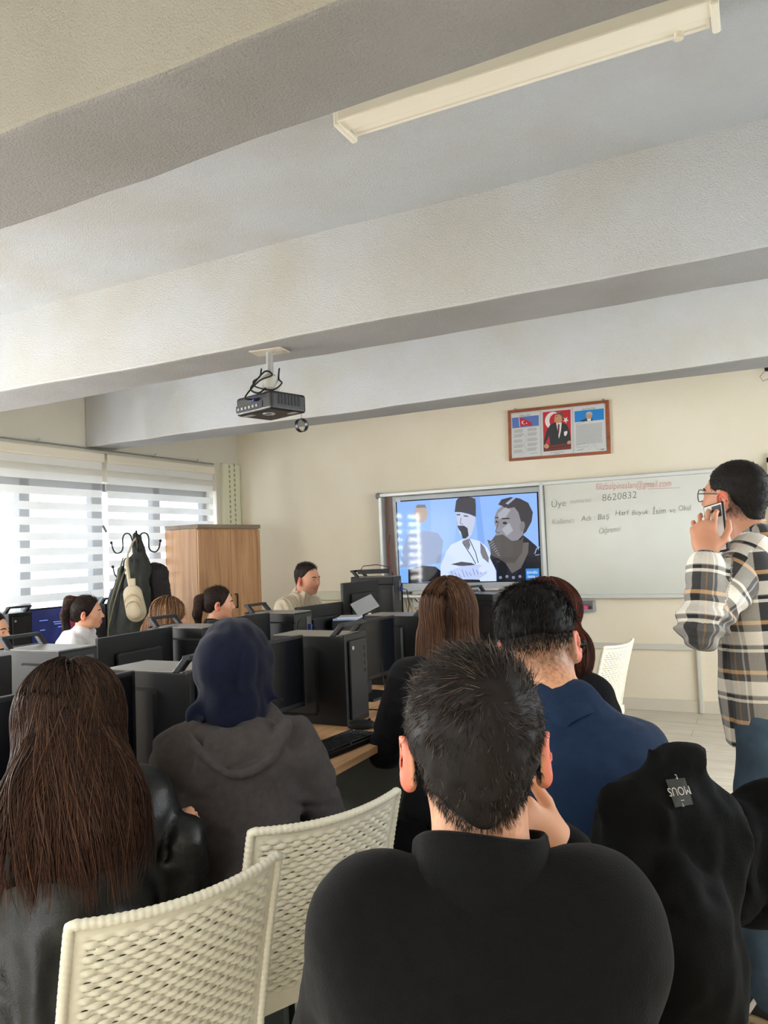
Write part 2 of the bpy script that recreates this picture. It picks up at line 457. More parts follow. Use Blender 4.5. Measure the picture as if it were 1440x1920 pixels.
wr_ = MB(); wr_.box((XR+.1, (YF+YB)/2, SZ0/2), (.2, YB-YF, SZ0)).box((XR+.1, (YF+YB)/2, (SZ1+ZC)/2), (.2, YB-YF, ZC-SZ1)).box((XR+.1, (YF+SY0)/2, (SZ0+SZ1)/2), (.2, SY0-YF, SZ1-SZ0)).box((XR+.1, (YB+SY1)/2, (SZ0+SZ1)/2), (.2, YB-SY1, SZ1-SZ0))
struct(wr_.build('wall_right', M_wall))
WZ0, WZ1, WY0, WY1 = 0.78, 2.12, -4.0, 6.42
w = MB()
w.box((XW-.125, (YF+YB)/2, WZ0/2), (.25, YB-YF, WZ0)); w.box((XW-.125, (YF+YB)/2, (WZ1+ZC)/2), (.25, YB-YF, ZC-WZ1))
w.box((XW-.125, (YF+WY0)/2, (WZ0+WZ1)/2), (.25, WY0-YF, WZ1-WZ0)); w.box((XW-.125, (YB+WY1)/2, (WZ0+WZ1)/2), (.25, YB-WY1, WZ1-WZ0))
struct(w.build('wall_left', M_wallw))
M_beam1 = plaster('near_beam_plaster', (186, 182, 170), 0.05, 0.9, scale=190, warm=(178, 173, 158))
def beam(name, y0, y1):
    # slightly uneven plastered beam
    mb = MB(); nx = 40; rng = np.random.RandomState(int(y0*100))
    xs = np.linspace(XW, XR, nx+1); prof = []
    for x in xs:
        e = [0.006*math.sin(x*2.1+y0)+0.004*math.sin(x*5.3+1), 0.005*math.sin(x*1.7+2*y0)+rng.normal(0, .0012), 0.005*math.sin(x*2.9)+rng.normal(0, .0012)]
        prof.append([(x, y0+e[0], ZC), (x, y0+e[1], ZB+e[2]), (x, y1+e[2], ZB+e[1]), (x, y1+e[0], ZC)])
    V = [p for q in prof for p in q]; F = []
    for i in range(nx):
        for k in range(3): a = i*4+k; F.append((a, a+1, a+5, a+4))
    F += [(0, 3, 2, 1), (nx*4, nx*4+1, nx*4+2, nx*4+3)]
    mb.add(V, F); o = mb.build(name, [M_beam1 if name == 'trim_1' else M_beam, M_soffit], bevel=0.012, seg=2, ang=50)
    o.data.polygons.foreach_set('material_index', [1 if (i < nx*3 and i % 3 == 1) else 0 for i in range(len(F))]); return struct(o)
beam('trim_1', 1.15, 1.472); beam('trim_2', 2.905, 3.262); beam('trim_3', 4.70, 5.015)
# baseboard, dado rail and cable duct on the back wall
M_rail = flat('rail_white', (206, 203, 192), 0.5)
bs = MB().box(((XW-0.1)/2, YB-0.009, 0.05), (XW*-1-0.1, 0.018, 0.1)); struct(bs.build('baseboard_back', flat('skirting', (214, 206, 188), 0.5), bevel=.004))
zr = 1.43-0.132*6.8
struct(MB().box(((XW-0.62)/2+0.0, YB-0.012, zr), (-0.62-XW, 0.024, 0.05)).build('trim_4', M_rail, bevel=.006))
struct(MB().box((-0.585, YB-0.02, 0.46), (0.035, 0.04, 0.92)).build('trim_5', M_rail, bevel=.008))
# slotted cable duct standing in the corner
cdy0, cdy1 = onX(419, 900, XW+.04)[1], 6.785
M_duct = flat('duct_plastic', (214, 214, 186), 0.5)
mb = MB().box((XW+.02, (cdy0+cdy1)/2, 1.42), (.04, cdy1-cdy0, 2.0))
duct = struct(mb.build('trim_6', M_duct, bevel=.004))
mb = MB()
for c_ in (0.36, 0.66):
    for i in range(36): mb.box((XW+.0405, cdy0+(cdy1-cdy0)*c_, 0.5+i*0.054+(0.02 if c_ > .5 else 0)), (0.003, 0.022, 0.034))
mb.build('duct_slot', flat('slot_grey', (150, 152, 132), 0.7), duct)
struct(MB().box(((-4.35-3.55)/2, 6.78, 0.985), (0.8, 0.05, 0.09)).build('trim_7', M_duct, bevel=.006))
# door in the back wall at the right edge of the picture
d = MB().box((0.5, 6.785, 1.0), (0.86, 0.03, 2.0)).build('door_1', flat('door_beige', (190, 181, 158), 0.5), bevel=.004); struct(d)
mb = MB(); mb.box((0.035, 6.78, 1.02), (0.07, 0.06, 2.04)).box((0.965, 6.78, 1.02), (0.07, 0.06, 2.04)).box((0.5, 6.78, 2.035), (1.0, 0.06, 0.07))
mb.build('door_frame', flat('door_frame_beige', (196, 187, 165), 0.5), d)
MB().tube([(0.2, 6.76, 1.0), (0.2, 6.71, 1.0), (0.32, 6.71, 1.0)], 0.01).build('door_handle', M_alu, d, smooth='auto')

# ---------------------------------------------------------------- windows, blinds
M_frame = flat('window_frame_backlit', (92, 94, 97), 0.45)  # white frames, their backlit grey put into the colour
gm, nt, b = new_mat('window_glass')
tr = N(nt, 'ShaderNodeBsdfTransparent'); gl = N(nt, 'ShaderNodeBsdfGlossy'); gl.inputs['Roughness'].default_value = 0.02; mx = N(nt, 'ShaderNodeMixShader'); mx.inputs[0].default_value = 0.07
nt.links.new(tr.outputs[0], mx.inputs[1]); nt.links.new(gl.outputs[0], mx.inputs[2]); nt.links.new(mx.outputs[0], nt.nodes['Material Output'].inputs['Surface'])
mull = [WY1-0.742*i for i in range(15)]
for i in range(7):
    y1, y0 = mull[2*i], mull[2*i+2]
    fb = MB(); xf = XW-.17
    for y in (y0+.03, (y0+y1)/2, y1-.03): fb.box((xf, y, (WZ0+WZ1)/2), (.07, .1 if y == (y0+y1)/2 else .06, WZ1-WZ0))
    for z in (WZ0+.035, WZ1-.035): fb.box((xf, (y0+y1)/2, z), (.07, y1-y0, .07))
    f = struct(fb.build('window_%d' % (i+1), M_frame, bevel=.006))
    MB().box((xf, (y0+y1)/2, (WZ0+WZ1)/2), (.006, y1-y0-.1, WZ1-WZ0-.1)).build('pane', gm, f)
fb = MB()  # unseen window in the right wall, added to let in fill light
for k in range(4): fb.box((XR+.12, SY0+.03+(SY1-SY0-.06)*k/3, (SZ0+SZ1)/2), (.07, .06, SZ1-SZ0))
for z in (SZ0+.03, SZ1-.03): fb.box((XR+.12, (SY0+SY1)/2, z), (.07, SY1-SY0, .06))
f = struct(fb.build('window_9', M_frame, bevel=.006)); MB().box((XR+.12, (SY0+SY1)/2, (SZ0+SZ1)/2), (.006, SY1-SY0-.1, SZ1-SZ0-.1)).build('pane', gm, f)
fb = MB()  # unseen window in the rear wall, added for fill light
for k in range(4): fb.box((RX0+.03+(RX1-RX0-.06)*k/3, YF-.12, (RZ0+RZ1)/2), (.06, .07, RZ1-RZ0))
for z in (RZ0+.03, RZ1-.03): fb.box(((RX0+RX1)/2, YF-.12, z), (RX1-RX0, .07, .06))
f = struct(fb.build('window_8', M_frame, bevel=.006)); MB().box(((RX0+RX1)/2, YF-.12, (RZ0+RZ1)/2), (RX1-RX0-.1, .006, RZ1-RZ0-.1)).build('pane', gm, f)
struct(MB().box((XW-.05, (WY0+WY1)/2, WZ0-.015), (.22, WY1-WY0+.1, .03)).build('trim_8', flat('sill_stone', (205, 203, 198), 0.4), bevel=.004))
def fabric(name, sheer):
    m, nt, b = new_mat(name)
    d = N(nt, 'ShaderNodeBsdfDiffuse'); t = N(nt, 'ShaderNodeBsdfTranslucent'); a = N(nt, 'ShaderNodeMixShader')
    c = (0.80, 0.79, 0.76, 1); d.inputs[0].default_value = c; t.inputs[0].default_value = (0.9, 0.9, 0.89, 1); a.inputs[0].default_value = 0.14
    nt.links.new(d.outputs[0], a.inputs[1]); nt.links.new(t.outputs[0], a.inputs[2]); out = a
    if sheer:
        tr = N(nt, 'ShaderNodeBsdfTransparent'); q = N(nt, 'ShaderNodeMixShader'); q.inputs[0].default_value = sheer
        nt.links.new(a.outputs[0], q.inputs[1]); nt.links.new(tr.outputs[0], q.inputs[2]); out = q
    nt.links.new(out.outputs[0], nt.nodes['Material Output'].inputs['Surface']); return m
M_op, M_sh = fabric('blind_opaque_band', 0), fabric('blind_sheer_band', 0.66)
M_head = flat('blind_headrail', (226, 218, 198), 0.5)
def zebra(name, label, y0, y1, ztop=2.365, zbot=0.80):
    t = thing(name, label, 'blind', (XW+.035, (y0+y1)/2, ztop), 0, 'zebra roller blinds along the window wall'); L = y1-y0
    MB().box((0, 0, -.04), (.06, L, .08)).build('headrail', M_head, t, bevel=.012)
    mb = MB(); z = -.08; i = 0
    while ztop+z > zbot:
        mb.mi = i % 2; h = .064 if i % 2 == 0 else .058
        x = .002*math.sin(i); mb.add([(x, -L/2+.012, z), (x, L/2-.012, z), (x, L/2-.012, z-h), (x, -L/2+.012, z-h)], [(0, 1, 2, 3)]); z -= h; i += 1
    mb.build('fabric', [M_op, M_sh], t)
    MB().box((0, 0, z-.012), (.02, L-.02, .024)).build('bottom_rail', M_head, t, bevel=.006)
    mb = MB().tube([(.03, L/2-.006, -.05), (.03, L/2-.006, -.62)], .0018, 5).tube([(.042, L/2-.006, -.05), (.042, L/2-.006, -.62)], .0018, 5)
    mb.build('pull_cord', M_head, t)
    MB().box((.036, L/2-.03, -.66), (.012, .022, .07), Matrix.Rotation(.6, 3, 'X')).build('cord_clip', flat('clip_grey', (120, 124, 128), .4), t, bevel=.004)
    return t
zebra('roller_blind', 'striped white roller blind between the corner and the coat rack, nearest the wooden wardrobe', 4.885, 6.335)
zebra('roller_blind', 'striped white roller blind left of the coat rack, under the grey end of the beam', 3.40, 4.855)
for k in range(5):
    y1 = 3.37-1.485*k
    zebra('roller_blind', 'striped white roller blind further along the window wall towards the viewer', y1-1.45, y1)
cr = thing('curtain_rail', 'thin metal curtain rail with small hooks running above the roller blinds', 'curtain rail', (XW+.03, 3.2, 2.385))
MB().tube([(0, -4, .012), (0, 3.15, .012)], .007, 8).build('rod', M_alu, cr, smooth=True)
for y in (.4, 1.0, 1.65, 2.3, 2.9):
    MB().tube([(-.03, y, .012), (0, y, .012), (.0, y, .035), (.012, y+.01, .04)], .006, 6).build('hook', M_alu, cr, smooth=True)

# ---------------------------------------------------------------- daylight
W = bpy.data.worlds.new('sky'); sc.world = W; W.use_nodes = True
bg = W.node_tree.nodes['Background']; bg.inputs[0].default_value = (0.80, 0.90, 1.0, 1); bg.inputs[1].default_value = 3.0
ld = bpy.data.lights.new('window_daylight', 'AREA'); ld.shape = 'RECTANGLE'; ld.size = 10.4; ld.size_y = 1.75; ld.energy = 2500; ld.color = (1.0, 0.99, 0.97)
lo = bpy.data.objects.new('window_daylight', ld); COL.objects.link(lo); lo.location = (-5.8, 1.2, 1.62); lo.rotation_euler = (0, -PI/2, 0)
ld2 = bpy.data.lights.new('rear_fill_light', 'AREA'); ld2.shape = 'RECTANGLE'; ld2.size = 4.2; ld2.size_y = 1.3; ld2.energy = 25; ld2.color = (1.0, 0.975, 0.93)  # added fill from behind the viewer, through the unseen rear window
lo2 = bpy.data.objects.new('rear_fill_light', ld2); COL.objects.link(lo2); lo2.location = (-1.2, YF-.35, 1.55); lo2.rotation_euler = (PI/2, 0, PI)
ld3 = bpy.data.lights.new('right_fill_light', 'AREA'); ld3.shape = 'RECTANGLE'; ld3.size = 4.4; ld3.size_y = 1.3; ld3.energy = 72; ld3.color = (1.0, 0.98, 0.94); ld3.spread = math.radians(130)  # added fill from the right, through the unseen side window
lo3 = bpy.data.objects.new('right_fill_light', ld3); COL.objects.link(lo3); lo3.location = (XR+.5, 3.9, 1.75); lo3.rotation_euler = (0, PI/2-math.radians(32), 0)
sc.view_settings.view_transform = 'Standard'; sc.view_settings.look = 'None'; sc.view_settings.gamma = 1; sc.view_settings.exposure = 1.1
sc.view_settings.use_curve_mapping = False
sc.cycles.use_denoising = True; sc.cycles.max_bounces = 10; sc.cycles.diffuse_bounces = 6; sc.cycles.transparent_max_bounces = 16
sc.cycles.sample_clamp_indirect = 8.0

# ---------------------------------------------------------------- fluorescent batten
a = onZ(645, 238, 2.82); b2 = onZ(1345, 16, 2.82)
L = float(np.linalg.norm((b2-a)[:2])); cx = (a+b2)/2
t = thing('fluorescent_light', 'long white fluorescent batten light, unlit, fixed to the ceiling beside the near beam', 'ceiling light', (cx[0], cx[1], ZC), math.atan2(b2[1]-a[1], b2[0]-a[0]))
M_lamp = flat('lamp_enamel', (236, 230, 212), .35); M_tube = flat('tube_glass', (222, 214, 196), .15, spec=.6)
MB().box((0, -.035, -.03), (L-.02, .07, .06)).build('housing', M_lamp, t, bevel=.006)
MB().box((0, .03, -.05), (L-.04, .05, .006)).build('reflector', M_lamp, t, bevel=.002)
MB().tube([(-L/2+.03, .035, -.04), (L/2-.03, .035, -.04)], .014, 14).build('lamp_tube', M_tube, t, smooth='auto')
for s in (-1, 1): MB().box((s*(L/2-.006), .0, -.034), (.022, .13, .068)).build('end_cap', M_lamp, t, bevel=.006)
MB().lathe([(.013, -.012), (.013, .012)], (L/2-.1, .035, -.056), 14).build('starter', M_tube, t, smooth='auto')

# unseen lit battens, added behind the viewer as fill light
M_lit = emit('fill_tube_lit', (255, 246, 230), 6.0)
for k, (x, y) in enumerate([(-.7, -1.8), (-3.2, -1.8), (-.7, -3.7), (-3.2, -3.7)]):
    o = copy_tree(t); o.location = (x, y, ZC); o.rotation_euler = (0, 0, 0); o['label'] = 'added fluorescent fill light, unseen, on the ceiling behind the viewer'; o['group'] = 'added fill battens behind the viewer'
    for c_ in o.children:
        if c_.name.startswith('lamp_tube'): c_.data = c_.data.copy(); c_.data.materials.clear(); c_.data.materials.append(M_lit)
    la = bpy.data.lights.new('added_fill_light', 'AREA'); la.shape = 'RECTANGLE'; la.size = 1.1; la.size_y = .1; la.energy = 26; la.color = (1.0, .97, .92)
    lp = bpy.data.objects.new('added_fill_light', la); COL.objects.link(lp); lp.location = (x, y+.035, ZC-.075)
# ---------------------------------------------------------------- small dark device in the top right corner
p = onY(1445, 690, 6.78)
t = thing('wall_sensor', 'small black device with a looped wire high on the cream wall at the right edge', 'sensor', p)
MB().box((0, -.02, 0), (.09, .05, .05)).build('body', M_black, t, bevel=.01)
MB().tube([(-.04, -.02, -.02), (-.08, -.015, -.06), (-.06, -.01, -.1), (-.01, -.01, -.08)], .002, 6).build('wire', M_black, t)

# ---------------------------------------------------------------- framed display on the wall
def Z5(zx, zy, Y=6.762): q = onY(930+zx/6.0, 730+zy/6.0, Y); return (float(q[0]), float(q[1]), float(q[2]))
M_cherry = wood('cherry_frame', (120, 58, 28), (150, 78, 42), (168, 92, 52), 'X')
pc = np.array(Z5(700, 460, 6.78)); t = thing('wall_display', 'cherry framed display of three printed panels with red, white and blue pictures, above the screen', 'picture frame', pc)
def rel(P, c): return [tuple(np.array(p)-c) for p in P]
co, ci = [(130, 240), (1265, 118), (1285, 720), (145, 808)], [(162, 268), (1228, 152), (1248, 690), (172, 778)]
mb = MB()
for i in range(4):
    j = (i+1) % 4
    q = [Z5(*co[i], 6.765), Z5(*co[j], 6.765), Z5(*ci[j], 6.765), Z5(*ci[i], 6.765)]
    mb.prism(rel(q, pc), (0, .034, 0))
mb.build('frame', M_cherry, t, bevel=.003)
M_paper = flat('poster_paper', (206, 206, 203), .5)
MB().prism(rel([Z5(*c, 6.775) for c in ci], pc), (0, .02, 0)).build('backing', flat('mount_grey', (188, 188, 186), .5), t)
def ink(rgb): return flat('ink_%d_%d_%d' % rgb, rgb, .45)
class Art:
    """printed picture: flat coloured shapes on one sheet, each layer a hair above the last"""
    def __init__(s, fn, y, c): s.fn, s.y, s.c = fn, y, c; s.mb = MB(); s.mats = []; s.n = 0
    def mi(s, m):
        if m not in s.mats: s.mats.append(m)
        s.mb.mi = s.mats.index(m)
    def poly(s, pts, m, lift=1):
        s.mi(m); s.n += lift; y = s.y-0.00022*s.n
        s.mb.poly(list(reversed(rel([s.fn(x, z, y) for x, z in pts], s.c))))
    def ellipse(s, cx, cy, rx, ry, m, rot=0.0, n=28):
        s.poly([(cx+rx*math.cos(a)*math.cos(rot)-ry*math.sin(a)*math.sin(rot), cy+rx*math.cos(a)*math.sin(rot)+ry*math.sin(a)*math.cos(rot)) for a in np.linspace(0, 2*PI, n, endpoint=False)], m)
    def line(s, pts, w, m):
        s.mi(m); s.n += 1; y = s.y-0.00022*s.n
        for (x0, y0), (x1, y1) in zip(pts[:-1], pts[1:]):
            dx, dy = x1-x0, y1-y0; l = math.hypot(dx, dy)+1e-9; nx, ny = -dy/l*w/2, dx/l*w/2
            s.mb.poly(list(reversed(rel([s.fn(*p, y) for p in ((x0+nx, y0+ny), (x1+nx, y1+ny), (x1-nx, y1-ny), (x0-nx, y0-ny))], s.c))))
    def text(s, txt, cx, cy, size, m, rise=0.0, sx=1.0, align='CENTER', shear=0.0, offset=0.0):
        s.mi(m); s.n += 1; y = s.y-0.00022*s.n
        V, F = text_geo(txt, size, align=align, shear=shear, offset=offset)
        s.mb.add(rel([s.fn(cx+v[0]*sx, cy-v[1]+v[0]*sx*rise, y) for v in V], s.c), F)
    def build(s, name, parent): return s.mb.build(name, s.mats, parent)
# left panel: anthem sheet
K = ink((60, 60, 62)); KG = ink((150, 150, 150)); RED = ink((190, 28, 44)); WHT = ink((226, 222, 216)); SUIT = ink((40, 42, 44)); SK = ink((196, 146, 108))
def panel(name, quad): a = Art(Z5, 6.7735, pc); a.poly(quad, M_paper); return a
a = panel('l', [(172, 284), (490, 250), (500, 742), (180, 770)])
a.text('İSTİKLAL MARŞI', 326, 302, 27, K, rise=-.105, sx=.62)
a.poly([(180, 322), (480, 290), (482, 408), (184, 440)], ink((84, 112, 176)))
a.poly([(258, 318), (330, 334), (395, 372), (408, 412), (340, 408), (268, 420)], RED); a.poly([(255, 318), (262, 318), (272, 422), (265, 422)], WHT)
a.ellipse(312, 374, 24, 21, WHT); a.ellipse(320, 373, 19, 17, RED); a.ellipse(344, 382, 8, 8, WHT, n=5)
rng = np.random.RandomState(3)
for cx0, ys in ((200, (460, 512, 574, 630, 688)), (355, (442, 494, 554, 610, 664))):
    for y in ys:
        for i in range(4): a.line([(cx0, y+i*9.5), (cx0+rng.uniform(92, 112), y+i*9.5-11)], 4.2, KG)
a.line([(250, 470), (330, 520), (345, 580), (310, 620), (350, 690), (260, 745)], 5, ink((180, 181, 182)))
a.line([(385, 722), (465, 714)], 5, KG); a.build('anthem_panel', t)
# middle panel: portrait before a flag
a = panel('m', [(508, 240), (846, 206), (862, 716), (522, 748)])
a.poly([(525, 258), (838, 226), (846, 670), (536, 700)], RED)
a.ellipse(640, 350, 88, 98, WHT, .3); a.ellipse(668, 348, 66, 78, RED, .3)
star = [(785+(34 if i % 2 == 0 else 14)*math.sin(i*PI/5+.5), 345-(40 if i % 2 == 0 else 16)*math.cos(i*PI/5+.5)) for i in range(10)]
a.poly(star, WHT)
a.poly([(545, 668), (536, 600), (566, 470), (612, 396), (668, 372), (700, 372), (748, 372), (800, 400), (826, 470), (846, 580), (842, 610), (780, 622), (606, 640)], SUIT)
a.poly([(548, 625), (600, 612), (612, 640), (598, 520)], RED); a.poly([(534, 640), (845, 600), (846, 672), (536, 702)], ink((110, 44, 36))); a.line([(536, 668), (846, 632)], 7, ink((70, 26, 24)))
a.ellipse(568, 640, 28, 26, SK); a.ellipse(824, 596, 26, 18, SK, -.4)
a.poly([(676, 378), (740, 372), (730, 470), (708, 556), (690, 450)], WHT); a.poly([(696, 392), (716, 392), (712, 480), (702, 520), (692, 470)], ink((96, 40, 48)))
a.ellipse(705, 318, 46, 60, SK, .15); a.poly([(660, 300), (656, 364), (700, 384), (740, 360), (745, 300)], SK)
a.poly([(668, 288), (690, 264), (730, 262), (758, 286), (756, 330), (742, 350), (738, 300), (712, 282)], ink((104, 82, 62))); a.line([(668, 306), (692, 300)], 6, ink((80, 56, 40))); a.line([(664, 346), (690, 350)], 5, ink((150, 92, 74)))
a.poly([(764, 478), (800, 466), (804, 488), (788, 522), (768, 524)], WHT)
a.text('MUSTAFA KEMAL ATATÜRK', 690, 714, 17, K, rise=-.09, sx=.72); a.text('1881 - 1938', 690, 730, 14, K, rise=-.09, sx=.7); a.build('portrait_panel', t)
# right panel: address sheet
a = panel('r', [(868, 204), (1228, 168), (1240, 690), (884, 722)])
a.text('GENÇLİĞE HİTABE', 1042, 228, 26, K, rise=-.105, sx=.66)
a.poly([(882, 248), (1212, 214), (1214, 340), (886, 372)], ink((20, 128, 204)))
a.poly([(945, 364), (960, 348), (1012, 328), (1080, 326), (1092, 350)], SUIT); a.poly([(1024, 330), (1070, 326), (1066, 352), (1030, 356)], WHT); a.ellipse(1046, 292, 34, 42, SK, .2); a.poly([(1012, 282), (1020, 258), (1050, 248), (1080, 258), (1084, 292), (1068, 282)], ink((176, 176, 176)))
for i in range(20): a.line([(898, 394+i*12.6), (rng.uniform(1185, 1205) if i not in (0, 19) else 1000, 394+i*12.6-29)], 4.6, KG)
a.line([(1010, 500), (1080, 560), (1110, 640), (1170, 690)], 7, ink((186, 187, 188))); a.line([(915, 690), (945, 678), (960, 686), (985, 668)], 4, K); a.line([(905, 655), (1045, 640)], 4, KG); a.line([(1178, 676), (1220, 671)], 7, K)
a.line([(1040, 690), (1080, 640), (1130, 625)], 5, ink((186, 187, 188))); a.build('address_panel', t)
for zx, zy in ((212, 228), (1205, 118)):
    q = np.array(Z5(zx, zy, 6.79)); MB().box(tuple(q-pc), (.02, .012, .02)).build('hanger', M_alu, t, bevel=.003)

# ---------------------------------------------------------------- smart board
YS = 6.70
def PB(px, py, Y=YS): q = onY(px, py, Y); return (float(q[0]), float(q[1]), float(q[2]))
bx0, bx1, bxd = PB(711, 1000)[0], -0.085, PB(1016, 950)[0]; bz1, bz0 = PB(1000, 904)[2], PB(1150, 1122)[2]
bc = np.array([(bx0+bx1)/2, YB, (bz0+bz1)/2])
t = thing('smart_board', 'wall board unit with a lit display at left and a whiteboard at right', 'smart board', bc)
mb = MB(); fw = .035
mb.box(((bx0+bx1)/2-bc[0], -.05, bz1-fw/2-bc[2]), (bx1-bx0, .1, fw)).box(((bxd+bx1)/2-bc[0], -.05, bz0+fw/2-bc[2]), (bx1-bxd, .1, fw))
mb.box((bx0+fw/2-bc[0], -.05, 0), (fw, .1, bz1-bz0-2*fw)).box((bx1-fw/2-bc[0], -.05, 0), (fw, .1, bz1-bz0-2*fw))
mb.box(((bx0+bxd)/2-bc[0], -.03, bz0+fw/2-bc[2]), (bxd-bx0, .06, fw*.8))
mb.build('frame', flat('board_frame', (206, 208, 204), .35, .25), t, bevel=.006)
mb = MB()
for x, z in ((bx0, bz1), (bx1, bz1)): MB().box((x-bc[0], -.052, z-bc[2]-.02), (.06, .106, .06)).build('corner_cap', flat('corner_grey', (120, 124, 128), .5), t, bevel=.02, seg=4)
MB().box(((bxd+bx1)/2-bc[0], -.06, 0), (bx1-bxd-2*fw+.03, .02, bz1-bz0-2*fw+.02)).build('whiteboard_surface', flat('whiteboard', (208, 208, 198), .22, spec=.5, noise=.03, nscale=3), t)
MB().box((bxd-bc[0], -.055, 0), (.028, .11, bz1-bz0-.02)).build('divider', flat('divider_silver', (196, 200, 198), .35, .3), t, bevel=.004)
MB().box(((bx0+bxd)/2-bc[0], -.006, 0), (bxd-bx0-.06, .012, bz1-bz0-.05)).build('recess_panel', flat('recess_mauve', (150, 128, 122), .6), t)
# handwriting
wa = Art(lambda x, y, Y: onY(1000+x*440/1440.0, 860+y*300/982.0, Y), YB-.0715, bc)
INK, INR = flat('marker_grey', (116, 116, 114), .5), flat('marker_red', (196, 134, 128), .5)
wa.text('filizbalpinaslan@gmail.com', 382, 192, 58, INR, rise=-.05, sx=.75, align='LEFT', shear=.1, offset=-.35); wa.line([(700, 186), (900, 178)], 3, INR)
wa.text('Üye', 108, 300, 58, INK, rise=-.12, align='LEFT', offset=-.6); wa.text('numarası :', 225, 276, 40, flat('marker_faint', (150, 150, 146), .5), rise=-.09, sx=.9, align='LEFT', shear=.1, offset=-.4); wa.text('8620832', 420, 262, 62, INK, rise=-.1, sx=1.0, align='LEFT', offset=-.9)
wa.text('Kullanıcı', 112, 404, 48, flat('marker_faint', (150, 150, 146), .5), rise=-.08, sx=.85, align='LEFT', shear=.15, offset=-.5)
wa.text('Adı :', 292, 384, 46, INK, rise=-.08, align='LEFT', shear=.1, offset=-.5); wa.text('Baş', 392, 376, 50, INK, rise=-.1, align='LEFT', shear=.1, offset=-.6); wa.text('Harf', 500, 350, 46, INK, rise=-.06, align='LEFT', shear=.1, offset=-.5)
wa.text('Büyük', 602, 346, 42, flat('marker_mid', (120, 120, 118), .5), rise=-.06, align='LEFT', shear=.15, offset=-.5); wa.text('İsim', 728, 342, 56, INK, rise=-.06, sx=.85, align='LEFT', shear=.1, offset=-.6); wa.text('ve', 834, 332, 46, INK, rise=-.05, align='LEFT', offset=-.5); wa.text('Okul', 890, 320, 48, INK, rise=-.06, sx=.8, align='LEFT', offset=-.5)
wa.text('Öğrenci', 400, 462, 52, flat('marker_faint', (150, 150, 146), .5), rise=-.12, sx=.75, align='LEFT', shear=.1, offset=-.6)
wa.build('handwriting', t)
# display panel
def Q(px, py, Y): return tuple(np.array(PB(px, py, Y))-bc)
YD = YB-.10
tv = [(734, 931), (1014, 911), (1023, 1103), (745, 1111)]
mb = MB(); mb.prism([Q(*p, YD) for p in tv], (0, .075, 0)); mb.build('display_housing', flat('display_silver', (158, 162, 163), .4, .2), t, bevel=.012, seg=3)
scr = [(742, 939.5), (1009, 922), (1015.5, 1090), (748.5, 1094.5)]
def bl(i, j, f): return tuple(np.array(i)*(1-f)+np.array(j)*f)
def Zs(zx, zy, Y): return np.array(PB(690+zx*350/1440.0, 900+zy*230/946.0, Y))
sa = Art(Zs, YD-.0006, bc); ES = 0.56
def E_(rgb): return emit('lit_%d_%d_%d' % rgb, rgb, ES)
BG, SH1 = E_((138, 176, 236)), E_((120, 160, 226))
scz = [((p[0]-690)*1440/350.0, (p[1]-900)*946/230.0) for p in scr]
sa.poly(scz, E_((8, 8, 12)))
ins = [(222, 170), (1302, 98), (1326, 772), (246, 792)]
sa.poly(ins, BG); sa.poly([(480, 155), (700, 140), (640, 790), (500, 790)], E_((150, 184, 238))); sa.poly([(820, 132), (860, 129), (900, 470), (880, 560), (850, 500)], SH1)
# pale left figure
PALE, PALE2 = E_((142, 158, 190)), E_((176, 160, 150))
sa.poly([(246, 680), (262, 560), (300, 430), (350, 400), (460, 395), (540, 410), (580, 470), (560, 640), (430, 660), (300, 672)], PALE); sa.ellipse(408, 260, 52, 68, PALE2); sa.poly([(365, 210), (380, 190), (440, 190), (452, 220), (440, 212), (380, 216)], E_((120, 120, 130)))
sa.poly([(246, 690), (310, 685), (312, 794), (250, 794)], E_((120, 170, 246)))
sa.poly([(310, 690), (420, 660), (520, 668), (560, 700), (560, 780), (312, 792)], E_((14, 16, 22)))
# man in a tall cap, pale jacket, arms folded
CAP, LT, DK = E_((70, 68, 76)), E_((200, 214, 246)), E_((44, 46, 58))
sa.poly([(668, 246), (680, 160), (696, 140), (744, 132), (800, 134), (828, 146), (832, 200), (832, 284), (780, 262), (720, 248)], CAP)
sa.poly([(676, 250), (720, 250), (790, 268), (828, 288), (820, 350), (800, 420), (770, 460), (736, 452), (700, 400), (690, 330)], E_((186, 192, 214)))
sa.poly([(690, 352), (740, 352), (768, 372), (776, 430), (752, 452), (730, 450), (716, 400), (700, 380)], DK); sa.line([(684, 268), (712, 268)], 8, DK); sa.line([(738, 276), (772, 280)], 8, DK); sa.line([(718, 290), (712, 336), (734, 342)], 7, E_((130, 134, 156)))
sa.poly([(560, 660), (600, 560), (640, 500), (720, 462), (780, 450), (860, 470), (920, 520), (960, 600), (985, 700), (990, 780), (640, 786), (560, 740)], LT)
sa.poly([(728, 470), (776, 452), (790, 500), (776, 540), (744, 500)], E_((110, 112, 120))); sa.line([(728, 480), (800, 590), (832, 648)], 6, DK); sa.line([(780, 452), (830, 560), (850, 640)], 6, DK)
sa.poly([(866, 480), (900, 520), (932, 600), (930, 640), (884, 600), (868, 560)], E_((112, 112, 122)))
sa.poly([(640, 650), (720, 630), (800, 640), (840, 660), (800, 664), (700, 662)], E_((60, 62, 76))); sa.poly([(620, 710), (720, 664), (860, 652), (910, 680), (920, 720), (860, 760), (760, 780), (640, 776)], E_((176, 192, 232)))
for q in range(10): sa.line([(640+q*28, 700-q*3+(q % 3)*14), (668+q*26, 764-q*5)], 4, E_((96, 106, 140)))
sa.poly([(640, 786), (720, 766), (860, 768), (870, 788)], E_((22, 24, 32))); sa.ellipse(884, 690, 30, 26, E_((206, 212, 236)))
